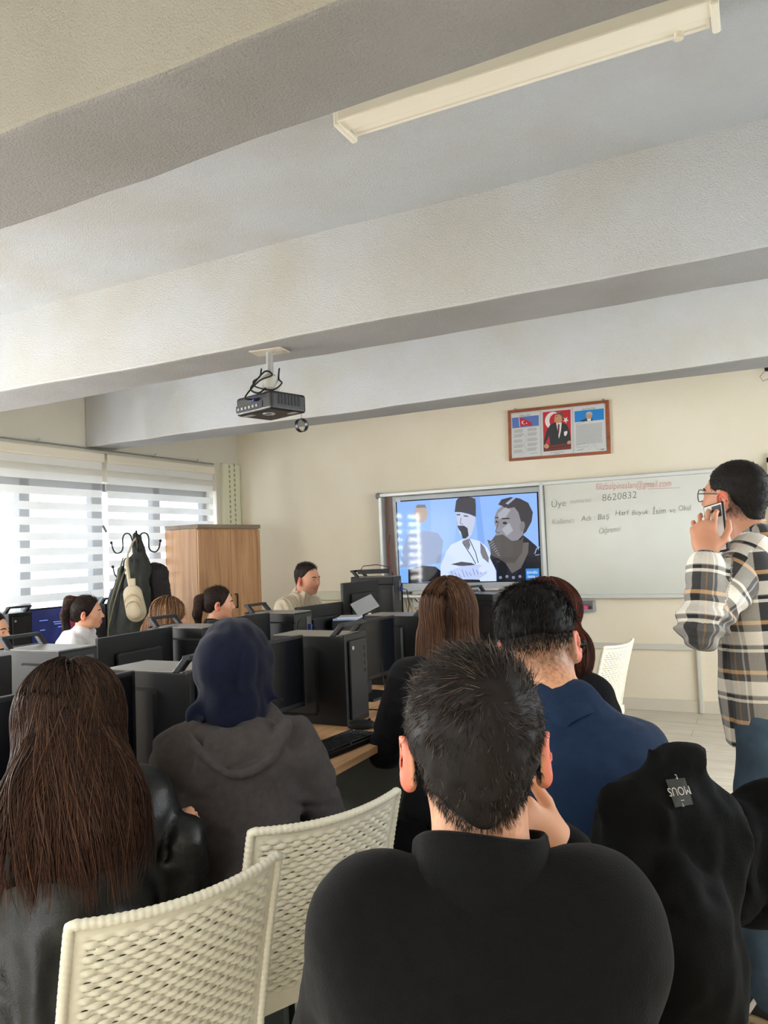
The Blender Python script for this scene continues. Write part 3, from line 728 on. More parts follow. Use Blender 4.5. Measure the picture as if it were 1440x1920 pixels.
# bearded man in dark uniform
sa.poly([(940, 600), (960, 500), (990, 440), (1100, 440), (1190, 420), (1230, 450), (1300, 510), (1326, 560), (1334, 770), (992, 782), (990, 700)], E_((34, 36, 46)))
sa.poly([(1000, 640), (1030, 610), (1060, 612), (1080, 660), (1060, 780), (996, 784)], E_((24, 26, 34))); sa.poly([(1180, 640), (1230, 580), (1300, 600), (1330, 640), (1330, 772), (1130, 778)], E_((26, 28, 38)))
sa.poly([(1010, 500), (1240, 480), (1236, 560), (1180, 680), (1110, 720), (1060, 640), (1000, 600)], E_((96, 92, 90)))
sa.poly([(978, 280), (1000, 230), (1040, 196), (1120, 180), (1190, 200), (1220, 300), (1200, 420), (1150, 470), (1040, 470), (980, 430), (996, 380), (975, 336)], E_((132, 130, 136)))
sa.poly([(1004, 190), (1030, 150), (1100, 132), (1170, 142), (1236, 176), (1272, 250), (1262, 320), (1220, 400), (1196, 420), (1204, 340), (1180, 320), (1160, 250), (1130, 210), (1060, 222), (1036, 200)], E_((62, 60, 64))); sa.poly([(1060, 180), (1120, 134), (1140, 140), (1080, 190)], E_((150, 160, 190)))
sa.ellipse(1190, 358, 20, 40, E_((118, 116, 124)), .15)
sa.poly([(1000, 260), (1060, 210), (1100, 230), (1060, 290), (1010, 300)], E_((160, 162, 172))); sa.poly([(1030, 380), (1090, 330), (1120, 390), (1070, 430)], E_((158, 160, 170)))
sa.line([(980, 292), (1006, 290)], 9, DK); sa.line([(1032, 298), (1092, 296)], 10, DK); sa.ellipse(1056, 332, 17, 11, DK); sa.ellipse(992, 322, 9, 10, DK); sa.line([(1010, 318), (984, 400), (1016, 408)], 7, E_((84, 84, 92)))
sa.poly([(920, 460), (950, 470), (980, 430), (1040, 420), (1110, 470), (1180, 460), (1200, 430), (1190, 560), (1130, 640), (1060, 640), (1000, 600), (950, 580), (940, 520)], E_((78, 74, 72)))
for q in range(7): sa.line([(930+q*12, 500+q*14), (968+q*8, 470+q*18)], 4, E_((150, 156, 176)))
for q in range(4): sa.ellipse(1022+q*50, 752-(q % 2)*8, 12, 12, E_((120, 126, 150)))
sa.line([(1286, 570), (1300, 530), (1326, 516)], 8, E_((150, 160, 190))); sa.line([(1290, 580), (1326, 575)], 6, E_((140, 150, 180)))
sa.poly([(1216, 684), (1320, 682), (1322, 770), (1220, 774)], E_((60, 128, 200))); LW = E_((210, 228, 250))
sa.text('şimdiki', 1267, 722, 34, LW, sx=.86); sa.text('zaman', 1267, 754, 34, LW, sx=.86)
sa.build('display_screen', t)
MB().prism([Q(*p, YD-.004) for p in ((742, 935), (750, 934.5), (750.5, 941), (742.5, 941.5))], (0, .004, 0)).build('asset_sticker', M_paper, t)
MB().prism([Q(*p, YD-.004) for p in ((897, 1104), (935, 1102.5), (935, 1106), (897, 1107.5))], (0, .006, 0)).build('port_cover', M_alu, t)
mb = MB(); x, y, z = Q(731, 1003, YD+.04); mb.tube([(x, y, z), (x-.02, y, z-.1), (x-.02, y, z-.28), (x+.02, y, z-.4)], .005, 6); mb.build('red_cable', flat('red_cable', (150, 50, 36), .5), t, smooth=True)
# tray with pens
p0 = np.array(PB(1087, 1137, 6.72)); t = thing('marker_tray', 'small grey marker tray under the whiteboard', 'shelf', (p0[0], 6.8, p0[2]))
M_tray = flat('tray_grey', (150, 152, 156), .5)
MB().box((-.05, -.05, -.045), (.34, .1, .008)).box((.116, -.05, 0), (.008, .1, .09)).box((-.02, -.05, 0), (.008, .1, .07)).box((-.05, -.098, -.035), (.34, .006, .022)).box((-.05, -.004, 0), (.34, .008, .09)).build('tray_body', M_tray, t, bevel=.002)
e = tag(MB().box((p0[0]+.04, 6.752, p0[2]-.041+.022), (.06, .04, .044)).build('board_eraser', flat('pink_sponge', (236, 96, 140), .8), bevel=.008), 'pink sponge eraser lying in the grey marker tray', 'eraser')
e = tag(MB().tube([(p0[0]-.16, 6.752, p0[2]-.026), (p0[0]-.04, 6.748, p0[2]-.026)], .011, 10).build('marker_pen', flat('olive_pen', (150, 150, 60), .5), smooth='auto'), 'olive green marker lying in the grey marker tray', 'marker')
# ================================================================ furniture and equipment
M_oak = wood('oak_laminate', (164, 122, 84), (212, 168, 124), (226, 186, 142), 'Y', .9)
M_oakz = wood('oak_laminate_upright', (152, 110, 74), (188, 142, 100), (206, 162, 118), 'Z', .9)
M_oakd = wood('oak_laminate_top', (112, 96, 80), (134, 116, 98), (150, 132, 112), 'Y', .9)
M_grey = flat('desk_panel_grey', (70, 76, 74), .55)
TZ = 0.74
def desk(label, x0, x1, y0, y1, cat='desk', group='wooden computer desks', front=1):
    t = thing('computer_desk', label, cat, ((x0+x1)/2, (y0+y1)/2, 0), 0, group); L, D = y1-y0, x1-x0
    MB().box((0, 0, TZ-.0125), (D, L-.004, .025)).build('desk_top', M_oak, t, bevel=.0015)
    for s in (-1, 1): MB().box((0, s*(L/2-.03), (TZ-.025)/2), (D-.1, .025, TZ-.026)).build('side_panel', M_grey, t, bevel=.002)
    MB().box((-front*(D/2-.06), 0, .5), (.02, L-.1, .4)).build('modesty_panel', M_grey, t, bevel=.002)
    MB().box((front*(D/2-.08), -(L/2-.08), .68), (.05, .004, .05)).build('bracket', M_alu, t)
    return t
XD = -1.285
desk('oak topped computer desk where the two front students sit, nearest the viewer', -2.148, XD, 1.08, 1.93)
desk('oak topped computer desk behind the headscarfed student, mouse on its corner', -2.148, XD, 1.935, 3.31)
desk('oak topped computer desk in front of the brown haired student facing the screen', -2.148, XD, 3.315, 4.35)
for y0, y1, w in ((.9, 2.28, 'nearest the viewer, at the left edge'), (2.285, 3.66, 'in the middle of its row'), (3.665, 4.75, 'farthest along, before the teacher')):
    desk('oak topped computer desk of the facing row, '+w, -3.02, -2.152, y0, y1, front=-1)

# ---------------------------------------------------------------- computer towers
m, nt, b = new_mat('perforated_side'); b.inputs['Roughness'].default_value = .4
tc = N(nt, 'ShaderNodeTexCoord'); mp = N(nt, 'ShaderNodeMapping'); mp.inputs['Scale'].default_value = (95, 95, 95); nt.links.new(tc.outputs['Object'], mp.inputs['Vector'])
vo = N(nt, 'ShaderNodeTexVoronoi'); vo.inputs['Randomness'].default_value = 0; vo.inputs['Scale'].default_value = 1; nt.links.new(mp.outputs['Vector'], vo.inputs['Vector'])
r = ramp(nt, vo.outputs['Distance'], [(0.30, (.002, .002, .002)), (0.36, lin((18, 20, 24)))]); nt.links.new(r.outputs['Color'], b.inputs['Base Color']); M_perf = m
M_tower = flat('tower_black', (14, 15, 18), .40, spec=.35, bmp=.04, bscale=700)
M_bulge = flat('tower_bulge', (18, 20, 24), .42, spec=.35)
M_ttop = flat('dusty_glare_top', (122, 117, 108), .36, noise=.12, nscale=18)  # dust and window glare on black metal, painted together as pale grey
M_blue = flat('vga_blue', (30, 50, 110), .4)
TL_, TWd, TH = .36, .185, .353
def rrect(cx, cz, hx, hz, r, n=5):
    P = []
    for k, (sx, sz) in enumerate(((1, 1), (-1, 1), (-1, -1), (1, -1))):
        for i in range(n+1):
            a = k*PI/2+i/n*PI/2; P.append((cx+sx*(hx-r)+r*math.cos(a), cz+sz*(hz-r)+r*math.sin(a)))
    return P
def make_tower(name, label):
    t = thing(name, label, 'computer', (0, 0, 0), 0, 'black tower computers on the desks')
    MB().box((-.012, 0, TH/2), (TL_-.024, TWd, TH-.002)).build('case', M_tower, t, bevel=.003)
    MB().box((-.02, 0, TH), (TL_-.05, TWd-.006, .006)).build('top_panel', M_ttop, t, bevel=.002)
    for s in (-1, 1):
        mb = MB(); P = rrect(-.075, .17, .115, .135, .018); P2 = rrect(-.075, .17, .107, .127, .014); n = len(P)
        V = [(x, s*TWd/2, z) for x, z in P]+[(x, s*(TWd/2+.011), z) for x, z in P2]
        F = [(i, (i+1) % n, n+(i+1) % n, n+i) for i in range(n)]+[tuple(range(n, 2*n))]
        if s < 0: pass
        else: F = [tuple(reversed(f)) for f in F]
        mb.add(V, F); bp = mb.build('side_bulge', M_bulge, t, smooth='auto')
        mb = MB(); y = s*(TWd/2+.0116); q = [(-.16, y, .09), (-.09, y, .09), (-.09, y, .27), (-.16, y, .27)]
        mb.poly(q if s < 0 else q[::-1]); mb.build('vent_grille', M_perf, bp)
    mb = MB(); P = [(-TWd/2, -.0), (TWd/2, 0), (TWd/2, TH+.004), (-TWd/2, TH+.004)]
    mb.prism([(TL_/2-.03, y, z) for y, z in P], (.018, 0, 0)); fo = mb.build('front_bezel', M_black, t, bevel=.004)
    mb = MB(); mb.prism([(TL_/2-.012, y, z) for y, z in ((-.07, .02), (.07, .02), (.07, TH-.02), (-.07, TH-.02))], (.012, 0, 0)); mb.build('front_panel', M_black2, fo, bevel=.01, seg=3)
    for i in range(4): MB().box((TL_/2+.0005, .052, TH-.06-i*.03), (.004, .014, .016)).build('port', flat('port_dark', (6, 6, 8), .5), fo)
    MB().tube([(TL_/2-.003, -.05, TH-.05), (TL_/2+.003, -.05, TH-.05)], .008, 14).build('power_button', M_alu, fo, smooth='auto')
    mb = MB(); y = TWd/2-.012
    for s in (-1, 1): mb.prism([(TL_/2-.085, s*y-.012, TH-.002), (TL_/2-.055, s*y-.012, TH-.002), (TL_/2-.012, s*y-.012, TH+.044), (TL_/2-.042, s*y-.012, TH+.044)], (0, .024, 0))
    mb.box((TL_/2-.026, 0, TH+.043), (.032, TWd, .015)); mb.build('carry_handle', M_dark, t, bevel=.004)
    # rear
    MB().box((-TL_/2-.001, 0, TH/2), (.004, TWd-.014, TH-.02)).build('rear_panel', flat('rear_steel', (46, 47, 50), .45, .4), t, bevel=.001)
    MB().box((-TL_/2-.004, -.045, TH-.1), (.006, .045, .14)).build('io_shield', flat('io_steel', (90, 92, 94), .4, .5), t)
    MB().box((-TL_/2-.016, -.045, TH-.09), (.024, .018, .034)).build('video_plug', M_blue, t, bevel=.003)
    mb = MB().tube([(-TL_/2-.026, -.045, TH-.09), (-TL_/2-.06, -.05, TH-.1), (-TL_/2-.07, -.06, TH-.2), (-TL_/2-.05, -.05, .02)], .0035, 6)
    mb.tube([(-TL_/2-.004, .03, .06), (-TL_/2-.05, .035, .08), (-TL_/2-.06, .03, .02)], .004, 6); mb.build('rear_cable', M_black, t, smooth=True)
    MB().lathe([(.042, 0), (.042, .003)], (-TL_/2-.003, .03, TH-.08), 20, Matrix.Rotation(-PI/2, 3, 'Y')).build('fan_grille', M_perf, t)
    return t
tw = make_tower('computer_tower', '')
first = True
def place(proto, used, loc, rz, label):
    o = proto if not used else copy_tree(proto)
    o.location = loc; o.rotation_euler = (0, 0, rz); o['label'] = label; return o
XT = -1.52-TL_/2+.0
TWS = [(XT, 1.75+TWd/2, 0, 'black tower between the long haired student and the headscarf, pale top'),
       (XT, 2.655+TWd/2, 0, 'large black tower with carry handle right of the navy headscarf'),
       (XT-.03, 3.52+TWd/2, 0, 'black tower just behind the turned-off monitor, left of the brown haired student'),
       (-2.43-TL_/2, 2.05+TWd/2, PI, 'black tower behind the long haired student, rear panel showing, far left'),
       (-2.43-TL_/2, 2.87+TWd/2, PI, 'black tower partly behind the navy headscarf, handle in front of brown hair'),
       (-2.42-TL_/2, 3.64+TWd/2, PI, 'black tower in front of the teacher, rear cables showing')]
def q(x, y): return (x, y, TZ)
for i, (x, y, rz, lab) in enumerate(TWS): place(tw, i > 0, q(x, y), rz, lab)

# ---------------------------------------------------------------- monitors
M_scr_off = flat('dark_screen', (9, 11, 17), .22, spec=.45)
MWd, MH, MT = .475, .283, .362
def make_monitor(name='monitor'):
    t = thing(name, '', 'monitor', (0, 0, 0), 0, 'black computer monitors on the desks'); zc = MT-MH/2
    MB().box((0, 0, zc), (.022, MWd, MH)).build('bezel', M_black, t, bevel=.004)
    s = MB().poly([(.0116, -MWd/2+.014, zc-MH/2+.02), (.0116, MWd/2-.014, zc-MH/2+.02), (.0116, MWd/2-.014, zc+MH/2-.012), (.0116, -MWd/2+.014, zc+MH/2-.012)]).build('screen', M_scr_off, t)
    MB().box((-.019, 0, zc-.02), (.026, MWd*.62, MH*.62)).build('back_bulge', M_black2, t, bevel=.012, seg=3)
    bl_ = MB().box((-.0325, -.055, zc-.075), (.001, .05, .03)).build('label_plate', flat('label_grey', (48, 50, 54), .4), t)
    MB().box((-.0335, -.06, zc-.087), (.001, .04, .014)).build('barcode_sticker', M_paper, bl_)
    MB().box((-.02, 0, .11), (.03, .06, .2)).build('stand_neck', M_black2, t, bevel=.006)
    MB().box((.005, 0, .006), (.17, .23, .012), taper=.94).build('stand_base', M_black, t, bevel=.004)
    MB().box((.012, 0, zc-MH/2+.01), (.001, .03, .006)).build('badge', M_dark, t)
    return t
mon = make_monitor()
def mon_ends(pL, pR, face):
    """place a monitor whose top corners stand at plan points pL, pR; face=+1 looks towards +X"""
    c = (np.array(pL)+np.array(pR))/2; d = np.array(pR)-np.array(pL); a = math.atan2(d[1], d[0])
    return (c[0], c[1], TZ), (a-PI/2 if face > 0 else a+PI/2)
MON = [((-1.735, 1.235), (-1.715, 1.71), 1, 'black monitor left of the nearest tower, mostly hidden by long hair'),
       ((-1.745, 2.15), (-1.715, 2.625), 1, 'black monitor right of the navy headscarf, between two towers'),
       ((-1.755, 3.0), (-1.72, 3.47), 1, 'black switched-off monitor with its dark screen in view, beside the large tower'),
       ((-2.52, 1.42), (-2.5, 1.895), -1, 'black monitor cut off by the left edge of the picture, below the face'),
       ((-2.58, 2.37), (-2.60, 2.845), -1, 'black monitor seen from behind with a small white sticker, left of the headscarf'),
       ((-2.60, 3.117), (-2.56, 3.59), -1, 'black monitor back just above the navy headscarf'),
       ((-2.60, 3.93), (-2.55, 4.40), -1, 'grey-black monitor back right before the teacher in the cream sweater')]
for i, (l, r_, f, lab) in enumerate(MON):
    loc, rz = mon_ends(l, r_, f); place(mon, i > 0, loc, rz, lab)

# ---------------------------------------------------------------- keyboards, mouse, leads
M_key = flat('keycap', (24, 25, 28), .5)
def make_keyboard():
    t = thing('keyboard', '', 'keyboard', (0, 0, 0), 0, 'black keyboards')
    MB().box((0, 0, .009), (.15, .44, .018), taper=.97).build('keyboard_body', M_black, t, bevel=.004)
    mb = MB()
    for r_ in range(6):
        x = -.056+r_*.0195+(.006 if r_ == 5 else 0); y = -.205
        while y < .2:
            w_ = .017 if not (r_ == 0 and -.08 < y < .06) else .1
            mb.box((x*-1 if False else -x, y+w_/2, .021), (.016, w_, .007), taper=.85); y += w_+.0025
    mb.build('keys', M_key, t); return t
kb = make_keyboard()
place(kb, False, q(-1.40, 3.08), .05, 'black keyboard on the desk under the switched-off monitor')
place(kb, True, q(-1.415, 2.33), -.12, 'black keyboard half hidden by the grey hooded sweatshirt')
place(kb, True, q(-1.42, 1.42), .0, 'black keyboard in front of the two front students')
p = onZ(679, 1366, TZ)
t = thing('computer_mouse', 'black computer mouse near the desk corner beside the large tower', 'mouse', p, .35)
pr = [ell((0, 0, .012), (.058, .032, .024), .01), plane_cut((0, 0, .001), (0, 0, -1))]
solid('mouse_body', pr, .003, M_black2, t)
MB().lathe([(.006, -.004), (.006, .004)], (.03, 0, .034), 12, Matrix.Rotation(PI/2, 3, 'X')).build('scroll_wheel', M_dark, t, smooth='auto')
MB().tube(crv([(.056, 0, .012), (.09, .01, .004), (.13, .05, .0035), (.16, .02, .0035), (.2, .05, .0035)]), .0022, 6).build('mouse_cable', M_black, t, smooth=True)
t = thing('power_cable', 'thin black leads lying on the desk under the switched-off monitor', 'cable', q(-1.5, 3.0))
for k, P in enumerate([[(-.1, .1, .2), (-.05, .02, .1), (-.02, .0, .01), (.02, -.03, .004), (.08, .08, .004), (.12, .3, .004)], [(-.1, -.05, .004), (0, -.02, .004), (.06, .06, .004), (.05, .25, .004)]]):
    MB().tube(crv(P), .0028, 6).build('lead', M_black, t, smooth=True)

# ---------------------------------------------------------------- woven plastic chairs
M_chair = flat('ivory_woven_plastic', (216, 212, 194), .42, spec=.4, noise=.04, nscale=6)
def weave_sheet(fn, W_, H_, nu_pitch=.034, nv_pitch=.0128, du=.0032, dv=.0019, margin=.03):
    """fn(u,v)->(point, normal) in metres; strips woven around uprights, with open slots"""
    nu, nv = max(8, int(W_/du)), max(8, int(H_/dv)); us = np.linspace(0, W_, nu+1); vs = np.linspace(0, H_, nv+1)
    U, Vv = np.meshgrid(us, vs); row = np.floor(Vv/nv_pitch); ph = (row % 2)*PI
    s = np.abs(np.sin(PI*Vv/nv_pitch)); wv = np.cos(2*PI*U/nu_pitch+ph)
    edge = np.minimum.reduce([U, W_-U, Vv, H_-Vv]); inn = np.clip((edge-margin*.55)/(margin*.5), 0, 1)
    hgt = inn*(.0030*wv*(.25+.75*s)+.0030*s)
    P, Nn = fn(U, Vv); P = P+Nn*hgt[..., None]
    V = P.reshape(-1, 3)
    uc, vc = (us[:-1]+us[1:])/2, (vs[:-1]+vs[1:])/2; UC, VC = np.meshgrid(uc, vc)
    rc = np.floor(VC/nv_pitch); f = VC/nv_pitch-rc; pu = (UC/nu_pitch+rc*.5) % 1.0
    ec = np.minimum.reduce([UC, W_-UC, VC, H_-VC])
    hole = ((f < .22) | (f > .80)) & (np.abs(pu-.5) < .19) & (ec > margin)
    I = np.arange((nu+1)*(nv+1)).reshape(nv+1, nu+1)
    F = np.stack([I[:-1, :-1], I[:-1, 1:], I[1:, 1:], I[1:, :-1]], -1)[~hole]
    return V, F
def make_chair():
    t = thing('woven_chair', '', 'chair', (0, 0, 0), 0, 'ivory woven plastic chairs')
    # local: sitter faces +Y; back leans towards -Y
    BW0, BW1, BH, Z0, RC = .40, .40, .43, .415, .42
    lean = math.radians(13)
    def back(U, V):
        v = V/BH; wd = BW0+(BW1-BW0)*v; x = (U/BW0-.5)*wd
        y = -.205-V*math.sin(lean)-.03*v*v+(x/RC)**2*RC*.38*(.35+.65*v); z = Z0+V*math.cos(lean)+.010*v*(x/(.5*wd))**2
        P = np.stack([x, y, z], -1); n = np.stack([-x/RC*.8, np.ones_like(x)*math.cos(lean), np.ones_like(x)*math.sin(lean)], -1)
        return P, -nrm(n)
    V, F = weave_sheet(back, BW0, BH); me = mesh_np('back_panel', V, F[:, ::-1]); o = link_obj('back_panel', me, t, [M_chair])
    md = o.modifiers.new('thick', 'SOLIDIFY'); md.thickness = .004; md.offset = 0
    def rim(pts, r0, seg=8):
        # beaded edge
        P = [Vector(p) for p in pts]; mb = MB(); L = [0]
        for a, b_ in zip(P[:-1], P[1:]): L.append(L[-1]+(b_-a).length)
        n = int(L[-1]/.0035); Q, R_ = [], []
        for i in range(n+1):
            s = L[-1]*i/n; k = max(j for j in range(len(L)) if L[j] <= s+1e-9); k = min(k, len(P)-2); f = (s-L[k])/(L[k+1]-L[k]+1e-9)
            Q.append(P[k].lerp(P[k+1], f)); R_.append(r0*(1+.09*math.cos(2*PI*s/.0125)))
        mb.tube(Q, r0, seg, True, R_); return mb
    def bpt(u, v): p, _ = back(np.array([[u*BW0]]), np.array([[v*BH]])); return tuple(p[0, 0])
    path = [bpt(0, v) for v in np.linspace(0, .99, 14)]+[bpt(u, 1) for u in np.linspace(0.01, .99, 22)]+[bpt(1, v) for v in np.linspace(.99, 0, 14)]
    rim(path, .0095).build('back_frame', M_chair, t, smooth=True)
    def seat(U, V):
        x = U-.21; y = V-.2; z = .445-.018*np.exp(-((x/.15)**2+((y)/.15)**2)); P = np.stack([x, y, z], -1); n = np.zeros_like(P); n[..., 2] = 1; return P, n
    V, F = weave_sheet(seat, .42, .41, du=.0055, dv=.0032, nv_pitch=.0128); me = mesh_np('seat', V, F); o = link_obj('seat', me, t, [M_chair]); md = o.modifiers.new('thick', 'SOLIDIFY'); md.thickness = .005; md.offset = -1
    MB().box((0, 0.005, .428), (.43, .42, .028)).build('apron', M_chair, t, bevel=.01) if False else None
    mb = MB(); c = [(-.215, -.205), (.215, -.205), (.215, .215), (-.215, .215)]
    for i in range(4):
        (x0, y0), (x1, y1) = c[i], c[(i+1) % 4]; mb.box(((x0+x1)/2, (y0+y1)/2, .425), (abs(x1-x0)+.02, abs(y1-y0)+.02, .05))
    mb.build('apron', M_chair, t, bevel=.008)
    for sx in (-1, 1):
        for sy in (-1, 1):
            a, b_ = Vector((sx*.2, sy*.19, .42)), Vector((sx*.215, sy*.23, 0)); mb = MB()
            mb.tube([a, a.lerp(b_, .5), b_], .02, 10, True, [.024, .02, .015]); mb.build('leg', M_chair, t, smooth='auto')
    return t
ch = make_chair()
def chair_from_edge(pxL, pxR, z, used, label):
    """the ends of the top edge of the backrest, seen from behind"""
    a, b_ = onZ(*pxL, z), onZ(*pxR, z); m_ = (a+b_)/2; d = (b_-a)[:2]; th = math.atan2(d[1], d[0])
    fx, fy = -math.sin(th), math.cos(th)
    o = place(ch, used, (m_[0]+fx*.300, m_[1]+fy*.300, 0), th, label); return o
chairA = chair_from_edge((145, 1712), (515, 1588), .862, False, 'ivory woven chair nearest the viewer, behind the long haired student')
chairB = chair_from_edge((482, 1542), (740, 1470), .862, True, 'ivory woven chair behind the student in the navy headscarf')
chairC = chair_from_edge((1140, 1212), (1182, 1200), .845, True, 'empty ivory woven chair in front of the whiteboard, seen from its side')

# ---------------------------------------------------------------- wardrobe
wr = thing('wardrobe', 'tall oak effect two door wardrobe in the corner by the window', 'wardrobe', (-4.885, 5.98, 0), math.radians(-6.3))
WDp, WWd, WHt = .44, .84, 1.735
MB().box((-.01, 0, (WHt-.04)/2), (WDp-.02, WWd, WHt-.04)).build('carcass', M_oakz, wr, bevel=.002)
MB().box((0, 0, WHt-.02), (WDp+.01, WWd+.01, .038)).build('top_board', M_oakd, wr, bevel=.002)
for s in (-1, 1):
    dr = MB().box((WDp/2-.009, s*WWd/4, (WHt-.06)/2+.02), (.018, WWd/2-.004, WHt-.085)).build('wardrobe_door', M_oakz, wr, bevel=.002)
    mb = MB(); y = s*.045
    mb.tube([(WDp/2, y, .93), (WDp/2+.028, y, .93), (WDp/2+.028, y, 1.06), (WDp/2, y, 1.06)], .008, 8); mb.build('door_handle', M_black, dr, smooth='auto')

# ---------------------------------------------------------------- projector
pj = onZ(505, 658, ZB); rzp = math.radians(8)
t = thing('projector', 'black ceiling projector with dangling lens cap, hanging from the second beam', 'projector', pj, rzp)
MB().box((0, 0, -.004), (.17, .1, .008)).build('ceiling_plate', flat('plate_beige', (190, 182, 168), .4), t, bevel=.002)
MB().tube([(0, 0, 0), (0, 0, -.13)], .017, 12).build('mount_pole', flat('pole_grey', (170, 170, 168), .35, .3), t, smooth='auto')
MB().lathe([(.02, -.115), (.042, -.13), (.046, -.185), (.03, -.21)], (0, 0, 0), 16).build('mount_collar', flat('collar_grey', (186, 184, 176), .5), t, smooth='auto')
PR = Matrix.Rotation(math.radians(-24), 3, 'Z')
def pv(x, y, z): v = PR @ Vector((x, y, z)); return (v.x, v.y, v.z-.268)
pw, pd, ph = .268, .215, .088
mb = MB().box((0, 0, -.268), (pw, pd, ph), PR); body = mb.build('body', flat('projector_black', (20, 21, 23), .45), t, bevel=.014, seg=3)
MB().box(pv(-.03, -pd/2-.001, -.012), (.2, .003, .03), PR).build('connector_panel', flat('panel_black', (12, 12, 14), .5), t)
mb = MB()
for i in range(6): mb.box(pv(-.11+i*.028, -pd/2-.003, -.014), (.014, .004, .012), PR)
mb.build('socket', flat('socket_grey', (150, 150, 152), .4), t)
mb = MB()
for i in range(7): mb.box(pv(pw/2+.0005, -.06+i*.02, .008), (.003, .012, .05), PR)
mb.build('vent', flat('vent_black', (8, 8, 9), .6), t)
MB().ring([(.03, -.003), (.03, 0), (.022, 0), (.022, -.003)], pv(.02, -.03, -ph/2+.0005), 20).build('foot_ring', M_alu, t, smooth='auto')
for x, y, w_ in ((-.08, -.07, .07), (.1, .05, .05)): MB().box(pv(x, y, -ph/2-.0005), (w_, .03, .001), PR).build('rating_label', flat('label_light', (150, 150, 150), .5), t)
MB().box(pv(.02, -pd/2-.012, .012), (.034, .024, .016), PR).build('video_plug', M_blue, t, bevel=.003)
mb = MB()
mb.tube(crv([pv(.02, -pd/2-.02, .012), pv(.02, -pd/2-.06, .02), pv(.04, -.10, .10), (.03, -.04, -.13), (.0, -.05, -.11), (-.06, -.05, -.16), (-.08, -.05, -.19), (-.04, -.05, -.21), (.0, -.05, -.19)]), .0045, 6)
mb.tube(crv([(-.03, -.03, -.09), (-.035, -.04, -.13), (-.07, -.04, -.15), (-.05, -.05, -.18), (.03, -.04, -.2), (.07, -.02, -.17), (.045, 0, -.14), (.05, .0, -.09)]), .004, 6)
mb.build('hanging_cable', M_black, t, smooth=True)
q0 = pv(pw/2-.006, pd/2-.03, -ph/2); MB().tube([q0, (q0[0], q0[1], q0[2]-.028)], .0012, 5).build('cap_cord', M_black, t)
RX = Matrix.Rotation(math.radians(90), 3, 'X')
MB().ring([(.033, -.011), (.033, .011), (.029, .011), (.029, -.011)], (q0[0], q0[1], q0[2]-.060), 24, Matrix.Rotation(math.radians(62), 3, 'Z') @ RX).build('lens_cap', M_black, t, smooth='auto')

# ---------------------------------------------------------------- coat stand with coats and bag
cs0 = at(256, 1100, 6.0); cs = thing('coat_stand', 'black metal coat stand with curled hooks in front of the window', 'coat stand', (cs0[0], cs0[1], 0), -YAW)
mb = MB().tube([(0, 0, .02), (0, 0, 1.615)], .016, 12); mb.build('pole', M_black, cs, smooth='auto')
MB().lathe([(.19, 0), (.19, .02), (.05, .04), (.02, .06)], (0, 0, 0), 28).build('base', M_black, cs, smooth='auto')
def hook(a, z, s=1):
    d = Vector((math.cos(a), math.sin(a), 0)); pts = []
    P = [(0.02, -.12), (.025, .02), (.045, .08), (.08, .085), (.1, .05), (.1, -.02), (.115, -.055), (.15, -.065), (.175, -.04), (.185, .0), (.19, .02)]
    pts = [Vector((0, 0, z+dz*s))+d*(r_*s) for r_, dz in P]
    h = MB().tube(crv(pts, 4), .0055, 8); return h, pts[-1]
for k, (a, z) in enumerate([(PI, 1.55), (.15, 1.55), (PI/2+.2, 1.57), (-PI/2+.4, 1.55), (PI-.1, 1.36), (-.2, 1.36), (-PI/2, 1.36)]):
    h, e = hook(a, z); ho = h.build('hook', M_black, cs, smooth=True)
    MB().lathe([(.001, -.012), (.009, -.009), (.012, 0), (.009, .009), (.001, .012)], tuple(e), 10).build('hook_ball', M_black, ho, smooth=True)
def hangcoat(name, label, prims, mat, disp, h=.012):
    t = thing(name, label, 'coat', (cs0[0], cs0[1], 0), -YAW); solid('shell', prims, h, mat, t, disp=disp, it=1); return t
fv = lambda f, a: (lambda P: a*ridge(P*np.array(f), 2))
M_coat = flat('dark_olive_coat', (44, 46, 40), .8, noise=.2, nscale=30, bmp=.2, bscale=300)
M_fuzzy = flat('dark_brown_fleece', (38, 32, 34), .95, noise=.3, nscale=60, bmp=.8, bscale=120)
M_coat2 = flat('charcoal_coat', (52, 54, 54), .75, noise=.2, nscale=30)
t1 = hangcoat('hanging_coat', 'dark olive hooded coat hanging in the middle of the coat stand', [cap((.03, -.03, 1.60), (.05, -.05, 1.35), .035, .085, .05), cap((.03, -.06, 1.35), (.0, -.09, .85), .09, .13, .06), cap((.06, -.09, 1.2), (.08, -.12, .8), .06, .07, .04), cap((-.04, -.08, 1.15), (-.09, -.1, .75), .04, .06, .03)], M_coat, fv((22, 22, 5), .012))
t2 = hangcoat('hanging_coat', 'grey coat with pale seams at the left of the coat stand', [cap((-.11, .0, 1.36), (-.15, -.0, 1.1), .03, .07, .05), cap((-.15, .0, 1.12), (-.15, .0, .7), .075, .09, .05), cap((-.2, -.01, 1.05), (-.22, -.02, .75), .03, .04, .03)], M_coat2, fv((20, 20, 5), .010))
mb = MB()
for k in (0, 1): mb.tube([(-.02-.05*k, -.085, 1.45), (-.09-.03*k, -.11, 1.25), (-.14-.03*k, -.12, 1.08), (-.19, -.1, .9), (-.2, -.1, .7)], .006, 6)
mb.build('seam_trim', flat('khaki_trim', (120, 118, 92), .8), t2, smooth=True)
t3 = hangcoat('hanging_coat', 'fuzzy dark brown coat at the right of the coat stand', [ell((.15, .03, 1.34), (.075, .06, .06), .05), cap((.15, .03, 1.3), (.17, .03, .8), .08, .10, .05), cap((.21, .03, 1.2), (.22, .03, .85), .04, .05, .03)], M_fuzzy, lambda P: .006*fbm(P*60, 2)+.008*ridge(P*np.array((16, 16, 6)), 2))
